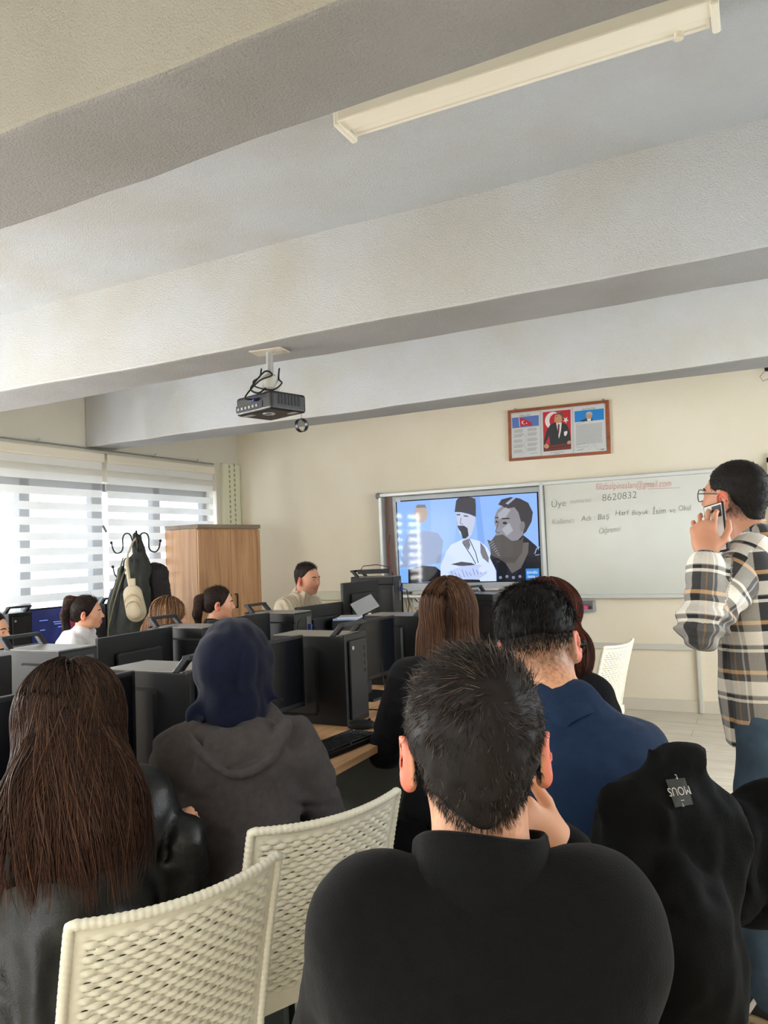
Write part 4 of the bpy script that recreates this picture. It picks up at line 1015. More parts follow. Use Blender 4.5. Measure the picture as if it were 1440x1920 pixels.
# beige sling bag
M_bag = flat('cream_bag', (188, 174, 146), .55); m, nt, b = new_mat('dotted_bag'); b.inputs['Roughness'].default_value = .5
tc = N(nt, 'ShaderNodeTexCoord'); vo = N(nt, 'ShaderNodeTexVoronoi'); vo.inputs['Randomness'].default_value = 0; mp = N(nt, 'ShaderNodeMapping'); mp.inputs['Scale'].default_value = (42, 42, 42); mp.inputs['Rotation'].default_value = (0, .78, 0)
nt.links.new(tc.outputs['Object'], mp.inputs['Vector']); nt.links.new(mp.outputs['Vector'], vo.inputs['Vector']); r = ramp(nt, vo.outputs['Distance'], [(.25, lin((150, 132, 106))), (.33, lin((192, 178, 150)))]); nt.links.new(r.outputs['Color'], b.inputs['Base Color']); M_bagd = m
t = thing('sling_bag', 'cream dotted sling bag hanging from the coat stand in front of the coats', 'bag', (cs0[0], cs0[1], 0), -YAW)
bcx, bcz = .062, 1.115; by = -.245
solid('bag_body', [cap((bcx-.012, by, bcz+.055), (bcx+.012, by, bcz-.075), .073, .078, .03, flat_n=(0, 1, 0), flat_s=.42)], .006, M_bagd, t)
solid('front_pocket', [cap((bcx-.002, by-.027, bcz-.01), (bcx+.012, by-.027, bcz-.07), .062, .064, .03, flat_n=(0, 1, 0), flat_s=.3)], .006, M_bagd, t)
solid('small_pocket', [cap((bcx+.008, by-.04, bcz-.045), (bcx+.014, by-.04, bcz-.075), .048, .05, .03, flat_n=(0, 1, 0), flat_s=.28)], .006, M_bagd, t)
mb = MB()
for r_, zc_, yy in ((.062, bcz-.005, by-.047), (.05, bcz-.043, by-.056)): mb.tube([(bcx+.004+r_*math.cos(a), yy, zc_+r_*math.sin(a)) for a in np.linspace(.2, PI-.1, 14)], .0028, 6)
mb.build('zip', flat('gold_zip', (186, 160, 104), .35, .7), t, smooth=True)
mb = MB(); st = [(-.012, -.15, 1.47), (-.005, -.2, 1.4), (.02, -.235, 1.28), (.045, -.24, 1.19)]
mb.tube(st, .013, 8, True, [.008, .013, .014, .016]); mb.tube([(-.012, -.15, 1.47), (.0, -.08, 1.56), (.03, -.06, 1.6)], .008, 8); mb.build('strap', M_bag, t, smooth='auto')
MB().box((bcx-.014, by, bcz+.14), (.05, .02, .07)).build('strap_tab', M_bag, t, bevel=.006)
# ================================================================ people
M_skin = attr_mat('skin', rough=.52, spec=.35, sss=.35, bmp=.08, bscale=350)
M_hair = attr_mat('hair_strands', rough=.58, spec=.15)
M_hairbase = attr_mat('hair_mass', rough=.6, spec=.25, bmp=.5, bscale=220)
M_eye_w, M_eye_d = flat('eye_white', (226, 222, 214), .2), flat('eye_dark', (40, 26, 20), .15)
def cloth(name, rgb, rough=.9, b=.25, sc_=260, noise=.08, sheen=.04, spec=.12, coat=0.0): return flat(name, rgb, rough, noise=noise, nscale=50, bmp=b, bscale=sc_, sheen=sheen, spec=spec, coat=coat)
SKIN = np.array(lin((216, 162, 132))); LIP = np.array(lin((176, 98, 88))); EAR_GLOW = np.array(lin((212, 104, 84)))  # ear red includes the glow of light shining through
def sstep(x, a, b): t = np.clip((x-a)/(b-a), 0, 1); return t*t*(3-2*t)

def head_prims(H, fem=False, neck=True, earx=1.0):
    k = H.k; P = lambda *a: H.p(a); E = lambda c, r, kk=.02, op=1, R=None: ell(H.p(c), np.array(r)*k, kk*k, op, H.R if R is None else H.R @ R)
    C = lambda a, b, ra, rb, kk=.02, op=1: cap(H.p(a), H.p(b), ra*k, rb*k, kk*k, op)
    jw = .92 if fem else 1.0
    L = [E((0, -.015, .03), (.076, .097, .086)), E((0, .022, -.02), (.064*jw, .072, .085), .03), E((0, .028, -.066), (.051*jw, .055, .042), .03), E((0, .07, -.098), (.02*jw, .017, .015), .025)]
    L += [C((-.03, .079, .02), (.03, .079, .02), .010, .010, .016)]
    for s in (-1, 1):
        L += [E((s*.044, .052, -.026), (.022, .024, .02), .03)]
    for s in (-1, 1): L += [E((s*.031, .097, .001), (.019, .014, .011), .010, -1)]
    L += [C((0, .085, .008), (0, .109, -.03), .0075, .0105, .012), E((.011, .1, -.036), (.008, .009, .007), .006), E((-.011, .1, -.036), (.008, .009, .007), .006)]
    L += [C((-.019, .083, -.063), (0, .095, -.061), .005, .0065, .006), C((.019, .083, -.063), (0, .095, -.061), .005, .0065, .006), C((-.016, .084, -.073), (0, .093, -.0745), .0055, .0075, .006), C((.016, .084, -.073), (0, .093, -.0745), .0055, .0075, .006)]
    L += [C((-.02, .0935, -.068), (.02, .0935, -.068), .0018, .0018, .003, -1)]
    for s in (-1, 1):
        L += [C((s*.018, .0835, .003), (s*.031, .0885, .0075), .0035, .004, .004), C((s*.031, .0885, .0075), (s*.045, .080, .004), .004, .0035, .004), C((s*.019, .083, -.004), (s*.031, .087, -.0075), .003, .003, .004), C((s*.031, .087, -.0075), (s*.044, .079, -.004), .003, .003, .004)]
        Re = rot('Z', -s*28) @ rot('X', -12)
        c = (s*.083*earx, -.016, -.016)
        L += [E(c, (.0075, .022, .035), .006, 1, Re), E((s*.0905*earx, -.010, -.012), (.007, .012, .022), .004, -1, Re), E((s*.079*earx, -.008, -.044), (.009, .011, .011), .008)]
    if neck: pass
    return L
def head_col(H, skin, stub=0.0, fade=None, lips=True, hairc=None):
    """skin colour: redder lips, beard shadow, cropped sides, ears with backlit glow painted in"""
    def f(V, Nn):
        q = (V-H.o) @ H.R/H.k; C = np.tile(skin, (len(V), 1)).astype(float)
        C *= (1+.05*fbm(V*30, 2))[:, None]
        inh = (np.abs(q[:, 0]) < .09) & (np.linalg.norm(q-np.array((0, -.02, -.04)), axis=1) < .155)
        ear = sstep(np.abs(q[:, 0]), .078, .086)*(np.abs(q[:, 0]) < .12)*(np.abs(q[:, 2]+.016) < .055)*(q[:, 1] < .03); C = C*(1-ear[:, None]*.8)+EAR_GLOW*ear[:, None]*.8
        if lips:
            l = (np.abs(q[:, 2]+.068) < .0125)*(np.abs(q[:, 0]) < .023)*(q[:, 1] > .078); C[l] = C[l]*.35+LIP*.65
        hc = np.array(lin((40, 34, 32))) if hairc is None else np.array(hairc)
        if stub:
            s = sstep(-q[:, 2], .035, .06)*sstep(q[:, 1], -.02, .03)*stub*(~((np.abs(q[:, 2]+.068) < .012)*(np.abs(q[:, 0]) < .022)))*(q[:, 2] > -.125)*inh; C = C*(1-s[:, None])+hc*s[:, None]
        if fade is not None: w = fade(q)*inh; w = np.clip(w+.28*fbm(q*np.array((420, 420, 130)), 2)*(w > .02)*np.minimum(1, (1-w)*3), 0, 1); C = C*(1-w[:, None])+hc*w[:, None]
        return C
    return f
def hand_prims(o, d, up, s=1.0, curl=(20, 25, 20), side=1, spread=6, thumb=(35, 20), k=.006):
    """o wrist, d finger direction, up back-of-hand direction, side=+1 thumb towards d x up"""
    d = np.array(d, float); d /= np.linalg.norm(d); up = np.array(up, float); up -= d*(up @ d); up /= np.linalg.norm(up); t = np.cross(d, up)*side
    o = np.array(o, float); L = []
    W = lambda a, b, c: o+s*(d*a+t*b+up*c)
    R = np.stack([d, t, up], 1)
    L += [ell(W(.05, 0, 0), np.array((.058, .042, .0175))*s, .02, 1, R), cap(W(-.03, 0, 0), W(.02, 0, 0), .026*s, .028*s, .02, 1, up, .8)]
    ln = [(.044, .026, .022), (.048, .03, .023), (.045, .028, .022), (.036, .021, .02)]; bs = [.030, .010, -.011, -.030]; ba = [.092, .096, .092, .083]
    for i in range(4):
        p = W(ba[i]-.014, bs[i], .002); sp = math.radians((1.5-i)*spread); dd = d*math.cos(sp)+t*math.sin(sp); ang = 0; r = .0098-.0008*i
        L += [ell(p+dd*.012*s, np.array((.012, .0105, .0105))*s, .012, 1, R)]
        for j in range(3):
            ang += math.radians(curl[j]+i*2.0); e = dd*math.cos(ang)-up*math.sin(ang); p2 = p+e*(ln[i][j]+(.012 if j == 0 else 0))*s
            L.append(cap(p, p2, r*s, (r-.0011)*s, .003)); p = p2; r -= .0009
    a1 = math.radians(thumb[0]); a2 = math.radians(thumb[1])
    p = W(.012, .022, -.006); e = d*math.cos(a1)+t*math.sin(a1)-up*.25; e /= np.linalg.norm(e); p1 = p+e*.048*s; L.append(cap(p, p1, .0155*s, .0125*s, .014))
    e2 = d*math.cos(a1-a2)+t*math.sin(a1-a2)-up*.2; e2 /= np.linalg.norm(e2); p2 = p1+e2*.036*s; L.append(cap(p1, p2, .0115*s, .0105*s, .004))
    a3 = a1-2*a2; e3 = d*math.cos(a3)+t*math.sin(a3)-up*.15; e3 /= np.linalg.norm(e3); L.append(cap(p2, p2+e3*.026*s, .0105*s, .0085*s, .004))
    return L
class Pose: pass
def pose(head_px, d, rz, lean=8, side=0, twist=0, hyaw=0, hpitch=0, hroll=0, sw=.165, seated=True, raise_=0.0, neckf=.0, fem=False, zscale=None):
    """works out a person's frame so that the head stands at the seen place"""
    p = Pose(); p.fem = fem; p.trap = .54; p.sw = sw
    pz = .54 if seated else .96
    RT = rot('Z', twist) @ rot('X', -lean) @ rot('Y', side)
    p.T = Fr(RT, (0, 0, pz)); RH = rot('Z', hyaw) @ rot('X', -hpitch) @ rot('Y', hroll)
    nb = p.T.p((0, -.015, .53)); hc = nb+RT @ np.array((0, .012+neckf, .09))+RH @ np.array((0, .022, .068)); p.nb = nb
    w = at(*head_px, d); p.s = zscale or float(w[2]/hc[2]); p.H = Fr(RH, hc)
    R = rot('Z', rz); p.R = R; p.root = w-R @ (hc*p.s); p.off = p.root[2]; p.root[2] = 0 if not zscale else 0
    p.rz = rz; p.sh = [p.T.p((s_*(sw-.01), -.01, .455+raise_)) for s_ in (-1, 1)]; p.raise_ = raise_; p.seated = seated
    p.L = lambda px, py, dd: R.T @ (at(px, py, dd)-p.root)/p.s
    p.Lw = lambda w_: R.T @ (np.array(w_)-p.root)/p.s
    p.el = [p.T.p((-.22, .10, .20)), p.T.p((.22, .10, .20))]; p.wr = [p.T.p((-.12, .34, .17)), p.T.p((.12, .34, .17))]
    return p
def start(p, label, name='person'):
    p.t = thing(name, label, 'person', p.root, math.radians(p.rz)); p.t.scale = (p.s,)*3; return p.t
def torso_prims(p, g=0.0, hips=True, bulk=1.0):
    T, sw, r = p.T, p.sw, p.raise_
    E = lambda c, q, k=.06: ell(T.p(c), np.array(q)+g, k, 1, T.R)
    L = [E((0, .01, .17), (.142*bulk, .105*bulk, .17)), E((0, -.003, .33), (.152*bulk, .112*bulk, .17))]
    if hips: L.append(E((0, -.01, .02), (.162*bulk, .13, .12)))
    L.append(cap(T.p((-sw+.045, -.018, .44+r)), T.p((sw-.045, -.018, .44+r)), .068+g, .068+g, .06))
    for s in (-1, 1): L.append(cap(T.p((s*.10, -.022, .482+r)), T.p((s*.02, -.02, p.trap)), .03+g, .04+g, .05))
    return L
def arm_prims(p, i, g=0.0, r=(.060, .047, .036), k=.035, wr_end=1.0):
    e, w = p.el[i], p.wr[i]; w2 = e+(w-e)*wr_end
    return [cap(p.sh[i], e, r[0]+g, r[1]+g, k), cap(e, w2, r[1]+g, r[2]+g, .02)]
def body(p, h=.006, skin=SKIN, col=None, hands=None, bounds=None, earx=1.0):
    H, T = p.H, p.T; nr = .047 if p.fem else .056
    L = head_prims(H, p.fem, earx=earx)
    L += [cap(H.p((0, -.028, -.05)), p.nb+p.T.R @ np.array((0, 0, -.03)), nr, nr+.008, .03)]
    L += torso_prims(p, -.022)
    for i in (0, 1): L += arm_prims(p, i, -.014)
    for i in (0, 1):
        hp = hands[i] if hands and hands[i] else None
        if hp is None:
            d = p.wr[i]-p.el[i]; hp = hand_prims(p.wr[i], d, T.R @ np.array((0, .1, 1)), .95, (25, 35, 30), side=(1 if i == 1 else -1)*-1)
        L += hp
    o, V, F = solid('body', L, h, M_skin, p.t, col=col or head_col(H, skin), it=1, bounds=bounds); p.bV, p.bF, p.bL = V, F, L; return o, L
def eyes(p, brow=(40, 30, 26)):
    H = p.H
    for s in (-1, 1):
        mb = MB(); c = H.p((s*.031, .0755, .0005)); rr = .0115*H.k; R = Matrix([tuple(x) for x in H.R]).to_3x3() @ Matrix.Rotation(-PI/2, 3, 'X')
        mb.lathe([(rr*math.sin(a), rr*math.cos(a)) for a in np.linspace(PI, .62, 10)], tuple(c), 14, R); mb.mi = 1
        mb.lathe([(rr*math.sin(a)*1.01, rr*math.cos(a)*1.01) for a in np.linspace(.63, .02, 5)], tuple(c), 14, R); mb.build('eye', [M_eye_w, M_eye_d], p.t, smooth=True)
        pts = [(s*.013, .0915, .017), (s*.025, .0925, .0215), (s*.037, .087, .0215), (s*.047, .076, .0165)]
        solid('eyebrow', [cap(H.p(a), H.p(b), .0042, .0032, .004) for a, b in zip(pts[:-1], pts[1:])], .0025, flat('brow_%d' % brow[0], brow, .8), p.t)
def shirt(p, name, mat, g=.008, h=.008, extra=(), amp=.006, hips=True, sleeves=True, r=(.064, .055, .044), disp=None, bulk=1.0, collar=None, cuff=.94, it=2):
    L = torso_prims(p, g, hips=hips, bulk=bulk)
    if sleeves:
        for i in (0, 1): L += arm_prims(p, i, g*.6, r, wr_end=cuff)
    L += list(extra)
    if collar: L += collar
    L.append(ell(p.H.p((0, 0, 0)), (.02, .02, .02), .01, -1))
    mids = [(p.el[i]) for i in (0, 1)]
    def dsp(P):
        a = amp*(ridge(P*np.array((7, 7, 16))+fbm(P*5, 1)[:, None]*.6, 2))*.6
        for m in mids: a = a+amp*1.2*np.exp(-((P-m)**2).sum(1)/.008)*np.sin(P[:, 2]*120+fbm(P*14, 2)*3)
        return a+.0012*fbm(P*45, 2)
    return solid(name, L, h, mat, p.t, disp=disp or dsp, it=it)
def collar_ring(p, c0, c1, r0, r1, mat, th=.008, ey=.90, seed=0):
    """stand-up collar: a folded band of cloth around the neck"""
    ax = nrm((c1-c0)[None])[0]; x = p.T.R[:, 0]; x = x-ax*(x @ ax); x /= np.linalg.norm(x); y = np.cross(ax, x); Hh = np.linalg.norm(c1-c0); n = 96; V = []
    prof = [(-.3, r0*.9), (-.12, r0*.97), (0, r0), (.25, r0+(r1-r0)*.3), (.6, r0+(r1-r0)*.7), (.9, r1), (.97, r1-.001), (1.0, r1-.004), (.98, r1-.008), (.9, r1-.010), (.5, r1-.011), (.1, r1-.012)]
    for s_, r in prof:
        for k in range(n):
            t = 2*PI*k/n; w = .0022*math.sin(3*t+seed)+.0014*math.sin(7*t+2*seed); hh = s_*Hh*(1+.05*math.sin(2*t+seed)) if s_ > .5 else s_*Hh
            V.append(c0+ax*hh+(x*math.cos(t)+y*math.sin(t)*ey)*(r+w+.0012*math.sin(11*t+9*s_)*(0 < s_ < .9)))
    m = len(prof); F = [(i*n+k, i*n+(k+1) % n, (i+1)*n+(k+1) % n, (i+1)*n+k) for i in range(m-1) for k in range(n)]
    me = mesh_np('collar', np.array(V), np.array(F)); return link_obj('collar', me, p.t, [mat])
def trousers(p, mat, knees=None, shoes=(30, 30, 32), h=.012):
    z0 = p.T.o[2]; kn = knees or [np.array((-.11, .42, .51)), np.array((.11, .42, .51))]
    L = [ell((0, -.01, z0-.0), (.165, .125, .10), .05)]
    an = []
    for i, s in enumerate((-1, 1)):
        k_ = kn[i]; a = np.array((k_[0], k_[1]+(.02), .09)); an.append(a)
        L += [cap((s*.09, .0, z0-.01), k_, .088, .066, .05), cap(k_, a, .062, .05, .02)]
    solid('trousers', L, h, mat, p.t, disp=lambda P: .004*ridge(P*np.array((9, 9, 12)), 2))
    for i, s in enumerate((-1, 1)):
        a = an[i]; solid('shoe', [cap((a[0], a[1]-.04, .05), (a[0], a[1]+.14, .035), .045, .035, .03), plane_cut((0, 0, 0.002), (0, 0, -1)), cap((a[0], a[1]-.02, .05), (a[0], a[1]-.02, .11), .045, .042, .03)], .01, flat('shoe_%d' % shoes[0], shoes, .6), p.t)
def hair_mesh(p, base=None, paths=None, w=.0006, cols=None, h=.005, basecol=(22, 18, 17), disp=None, it=1, tip=.25, rough=None, name='hair'):
    VV, FF, CC = [], [], []; n = 0
    if base is not None:
        V, F = mesh_sdf(base, h, disp); V = relax(V, F, it); VV.append(V); FF.append(F)
        CC.append(np.array(lin(basecol))[None]*(1+.25*fbm(V*40, 2))[:, None].clip(.3, 1.6)); n = len(V)
    if paths is not None:
        V, F, C = strands(paths, w, cols, tip); VV.append(V); FF.append(F+n); CC.append(C)
    me = mesh_np(name, np.concatenate(VV), np.concatenate(FF)); o = link_obj(name, me, p.t, [M_hair]); set_col(me, np.concatenate(CC)); return o
def short_paths(p, base, n, length, flow, lift=.35, m=5, seed=1, h=.005, curl=.0, droop=.0):
    rng = np.random.RandomState(seed); V, F = mesh_sdf(base, h); V = relax(V, F, 2); P = sample_surface(V, F, n, rng); g = grad(base, P); q = (P-p.H.o) @ p.H.R
    L = length(q)*(.75+.5*rng.rand(n)); fl = flow(q) @ p.H.R.T; fl = fl-(fl*g).sum(1, keepdims=True)*g; fl = nrm(fl)
    fl = nrm(fl+.22*rng.normal(size=fl.shape)); lf = lift(q) if callable(lift) else lift*np.ones(n); lf = (lf*(.6+.8*rng.rand(n)))[:, None]
    paths = []; X = P-g*.002; D = nrm(g*lf+fl)
    jit = rng.normal(size=(n, 3))*curl
    for i in range(m):
        paths.append(X.copy()); X = X+D*(L/(m-1))[:, None]; D = nrm(D*.8+fl*.35-g*.10*(lf < .8)+jit-np.array((0, 0, droop)))
    return np.stack(paths, 1)
def fade_paths(p, n, seed, dens, length, flow, lift=.10, m=4):
    """cropped hairs growing straight out of the skin, thinning out with dens(q)"""
    rng = np.random.RandomState(seed); q = (p.bV-p.H.o) @ p.H.R; P = sample_surface(p.bV, p.bF, n*3, rng, (dens(q) > .01) & (np.linalg.norm(q, axis=1) < .17))
    q = (P-p.H.o) @ p.H.R; k = rng.rand(len(P)) < dens(q); P, q = P[k][:n], q[k][:n]; g = grad(p.bL, P); n = len(P)
    fl = flow(q) @ p.H.R.T; fl = nrm(nrm(fl-(fl*g).sum(1, keepdims=True)*g)+.3*rng.normal(size=(n, 3))); L = length(q)*(.6+.7*rng.rand(n)); D = nrm(g*lift*3+fl); X = P-g*.001; out = []
    for i in range(m): out.append(X.copy()); X = X+D*(L/(m-1))[:, None]; D = nrm(D*.7+fl*.5+g*.02)
    return np.stack(out, 1)
def clump(pa, k, s, rng, t0=.35, pw=1.3):
    """gathers locks into wavy strands towards their ends"""
    n, m, _ = pa.shape; c = pa[rng.choice(n, k, replace=False)]; j = int(m*.75)
    D = ((pa[:, None, j]-c[None, :, j])**2).sum(-1); i = D.argmin(1); t = np.clip((np.linspace(0, 1, m)-t0)/(1-t0), 0, 1)**pw
    w = (s*t)[None, :, None]*(.6+.4*rng.rand(n))[:, None, None]; return pa*(1-w)+c[i]*w
def tint(n, rgb, rng, var=.3, hi=None, p_hi=.0):
    c = np.array(lin(rgb))[None]*(1+var*rng.normal(size=(n, 1))).clip(.4, 2.2)
    if hi is not None: k = rng.rand(n) < p_hi; c[k] = np.array(lin(hi))[None]*(1+.2*rng.normal(size=(k.sum(), 1))).clip(.5, 1.5)
    return c
def trace(prims, roots, first, down, steps, step, off, rng, wav=.0, wf=14, grav=None):
    """long hair: locks that follow the surface of the hair mass"""
    n = len(roots); P = roots.copy(); D = nrm(first); path = []; ph = rng.rand(n)*6.28
    for i in range(steps):
        g = grad(prims, P, .004); d = fold(prims, P); P = P-g*(d-off)[:, None]; path.append(P.copy())
        dn = down(P, i); T = nrm(D*.6+dn*.5); T = T-(T*g).sum(1, keepdims=True)*g*.9; T = nrm(T); D = T
        side = np.cross(g, T); P = P+T*step[:, None]+side*(wav*np.sin(ph+i*step*wf))[:, None]
    return np.stack(path, 1)
DOWN = np.array((0, 0, -1.0))
def cap_base(H, g=.006, nape=-.09, front=True, wide=1.0):
    L = [ell(H.p((0, -.015, .03)), np.array((.076*wide+g, .097+g, .086+g)), .02, 1, H.R), cap(H.p((0, -.058, -.03)), H.p((0, -.056, nape+.04)), .05+g*.5, .046+g*.5, .03)]
    if front: L.append(plane_cut(H.p((0, .058, .055)), H.d((0, .85, -.42)), .008))
    L.append(plane_cut(H.p((0, -.07, nape)), H.d((0, -.25, -1)), .008))
    for s in (-1, 1): L.append(ell(H.p((s*.088, .0, -.03)), (.018, .03, .05), .01, -1, H.R))
    return L
def stool(p, label):
    t = thing('stool', label, 'stool', p.root, math.radians(p.rz))
    MB().lathe([(.001, .43), (.16, .43), (.165, .44), (.16, .452), (.001, .455)], (0, 0, 0), 28).build('seat', flat('stool_plastic', (196, 194, 184), .45), t, smooth='auto')
    for k in range(4):
        a = PI/4+k*PI/2; MB().tube([(.11*math.cos(a), .11*math.sin(a), .43), (.17*math.cos(a), .17*math.sin(a), 0)], .013, 8).build('leg', M_alu, t, smooth='auto')

# ---- the young man in the black half zip sweater, nearest the camera, seen from behind
p3 = p = pose((889, 1396), .955, 24, lean=14, hpitch=2, hyaw=1, sw=.140, raise_=.028, neckf=-.01); p.trap = .495
start(p, 'young man in a black high collared sweater, seen from behind in the centre foreground')
H = p.H
p.el = [p.T.p((-.225, .20, .22)), p.L(1100, 1760, 1.22)]; p.wr = [p.T.p((-.12, .40, .18)), p.L(1050, 1592, 1.12)]
hd = hand_prims(p.wr[1], p.L(978, 1540, 1.10)-p.wr[1], p.L(1030, 1520, 1.02)-p.L(1020, 1570, 1.12), .92, (28, 45, 35), side=1, thumb=(50, 20))
fadeP3 = lambda q: .96*sstep(q[:, 2]-.75*np.maximum(0, np.abs(q[:, 0])-.025), -.102, -.058)*(q[:, 1] < .0)*(np.abs(q[:, 0]) < .077)
body(p, .0042, skin=np.array(lin((214, 160, 128))), col=head_col(H, np.array(lin((214, 160, 128))), fade=fadeP3, hairc=lin((36, 32, 30))), hands=[None, hd], earx=1.06)
eyes(p)
hb = cap_base(H, .009, -.085)
for s in (-1, 1): hb.append(plane_cut(H.p((s*.022, -.07, -.068)), H.d((s*.62, -.15, -.75)), .012))
whorl = np.array((.018, -.092, .07))
def flowP3(q):
    v = q-whorl; r = np.linalg.norm(v, axis=1, keepdims=True); out = v/(r+1e-6); ax = nrm(whorl[None]-np.array((0, -.01, .02))); sw_ = np.cross(np.repeat(ax, len(q), 0), out)
    w = np.exp(-r/.05); f = out+1.3*sw_*w; f[:, 2] -= .9*(q[:, 2] < .03)*1.0; fr = (q[:, 1] > -.05)[:, None]*(q[:, 2] > .06)[:, None]; f = f+fr*np.array((-.25, .5, .5)); return f
lenP3 = lambda q: np.where(q[:, 2] > .07, .030, np.where(q[:, 2] > .02, .018, np.where(q[:, 2] > -.06, .011, .008)))
rng = np.random.RandomState(11); n = 15000
pa = short_paths(p, hb, n, lenP3, flowP3, lift=lambda q: np.where((q[:, 2] > .09) & (q[:, 1] > -.03), .34, .13), seed=11, curl=.16, m=6)
pf = fade_paths(p, 5000, 12, lambda q: (np.abs(q[:, 2]+.056-.9*np.maximum(0, np.abs(q[:, 0])-.03)) < .020)*(q[:, 1] < .0)*(np.abs(q[:, 0]) < .078), lambda q: np.full(len(q), .010), lambda q: np.stack([.0*q[:, 0], -.1+0*q[:, 0], -np.ones(len(q))], 1), lift=.06, m=6)
pa = np.concatenate([pa, pf]); n = len(pa)
hair_mesh(p, hb, pa, w=.00042, cols=tint(n, (44, 38, 35), rng, .4, (96, 82, 70), .10), basecol=(26, 23, 22), disp=lambda P: .0035*fbm(P*55, 2))
M_sw3 = cloth('black_fleece', (11, 11, 13), b=.35, sc_=420, noise=.12)
L3 = [ell(p.T.p((0, -.06, .30)), (.160, .085, .20), .08, 1, p.T.R), ell(p.T.p((0, -.04, .16)), (.152, .10, .2), .08, 1, p.T.R)]
for s in (-1, 1): L3.append(ell(p.T.p((s*.140, -.005, .465)), (.052, .065, .075), .07, 1, p.T.R))
def dP3(P):
    q = (P-p3.T.o) @ p3.T.R
    a = .004*ridge(q*np.array((6, 6, 9))+fbm(q*4, 1)[:, None]*.5, 2)+.0008*fbm(q*70, 2)
    return a+.0025*np.exp(-((q[:, 2]-(.505-.10*np.abs(q[:, 0])-.6*q[:, 0]**2))/.0022)**2)*(q[:, 1] < .03)*(np.abs(q[:, 0]) < .20)
shirt(p, 'sweater', M_sw3, g=.012, h=.006, extra=L3, r=(.068, .058, .046), disp=dP3, cuff=.90)
collar_ring(p, p.nb+p.T.R @ np.array((0, -.012, -.062)), H.p((0, -.030, -.102)), .095, .083, M_sw3)
kn = [np.array((-.16, .42, .52)), np.array((.15, .42, .52))]
trousers(p, cloth('dark_grey_trousers', (58, 58, 60), noise=.15), knees=kn)
stool(p, 'stool under the young man in the black high collared sweater')

# ---- the student with long auburn hair, front left
p1 = p = pose((132, 1340), 1.74, 64, lean=14, twist=-14, hpitch=-2, hyaw=-16, sw=.175, fem=True)
start(p, 'student with very long auburn hair and a black leather jacket, front left, seen from behind'); H = p.H
p.el = [p.T.p((-.24, .20, .20)), p.T.p((.26, .10, .17))]; p.wr = [p.T.p((-.05, .38, .14)), p.L(346, 1558, 1.72)]
body(p, .006, hands=[None, hand_prims(p.wr[1], p.L(338, 1528, 1.79)-p.wr[1], p.L(300, 1500, 1.6)-p.wr[1], .9, (30, 40, 30), side=-1)])
eyes(p)
M_leather = flat('black_leather', (15, 17, 17), .40, spec=.45, noise=.15, nscale=30, bmp=.25, bscale=240)
def dP1(P):
    q = (P-p1.T.o) @ p1.T.R; a = .012*ridge(q*np.array((7, 7, 5))+fbm(q*4, 2)[:, None]*.8, 2)+.0015*fbm(q*50, 2); return a
shirt(p, 'leather_jacket', M_leather, g=.022, h=.008, r=(.08, .068, .05), disp=dP1, bulk=1.12, extra=[ell(p.T.p((-.03, -.02, .10)), (.23, .13, .17), .08, 1, p.T.R)])
hb = [ell(H.p((0, -.015, .035)), (.096, .114, .097), .02, 1, H.R)]
bk = [H.p((0, -.05, -.015)), p.T.p((0, -.135, .46)), p.T.p((.0, -.175, .30)), p.T.p((.0, -.19, .16))]
for a, b_, ra, rb in ((bk[0], bk[1], .102, .114), (bk[1], bk[2], .114, .128), (bk[2], bk[3], .128, .118)): hb.append(cap(a, b_, ra, rb, .08, 1, p.T.d((0, 1, .15)), .45))
for s in (-1, 1): hb.append(cap(H.p((s*.05, -.03, -.02)), p.T.p((s*.085, -.09, .40)), .048, .048, .05))
hb.append(ell(H.p((0, .115, -.03)), (.055, .06, .085), .02, -1, H.R))
rng = np.random.RandomState(5); n = 5200
ro = H.o+(nrm(np.stack([rng.normal(0, .35, n), rng.normal(-.25, .55, n), np.abs(rng.normal(.9, .25, n))], 1))*np.array((.09, .11, .094))) @ H.R.T
qx = (ro-H.o) @ H.R
first = np.stack([np.sign(qx[:, 0])*(.6+3*np.abs(qx[:, 0])), np.full(n, -.55), np.full(n, -.3)], 1) @ H.R.T
bd = nrm((bk[3]-bk[0])[None])
st = rng.uniform(.0093, .0144, n)
pa = trace(hb, ro, first, lambda P, i: np.repeat(bd*.75+DOWN*.45, n, 0) if i > 8 else np.repeat(DOWN[None]*.8+bd*.4, n, 0), 36, st, rng.uniform(-.005, .007, n), rng, wav=.0036, wf=11)
pa = clump(pa, 130, .72, rng)
tt = np.linspace(0, 1, 36)[None, :, None]; c0 = tint(n, (46, 34, 28), rng, .3, (88, 62, 44), .10)[:, None, :]; c1 = tint(n, (64, 41, 31), rng, .3, (98, 64, 44), .12)[:, None, :]
hair_mesh(p, hb+[plane_cut(p.T.p((0, 0, .33)), p.T.d((0, 0, -1)), .04)], pa, w=rng.uniform(.0008, .0016, n), cols=(c0*(1-tt)+c1*tt).reshape(n, 36, 3), basecol=(30, 20, 17), h=.009, disp=lambda P: .006*ridge(P*np.array((38, 38, 5)), 2), name='hair')
trousers(p, cloth('black_trousers', (24, 24, 26)))

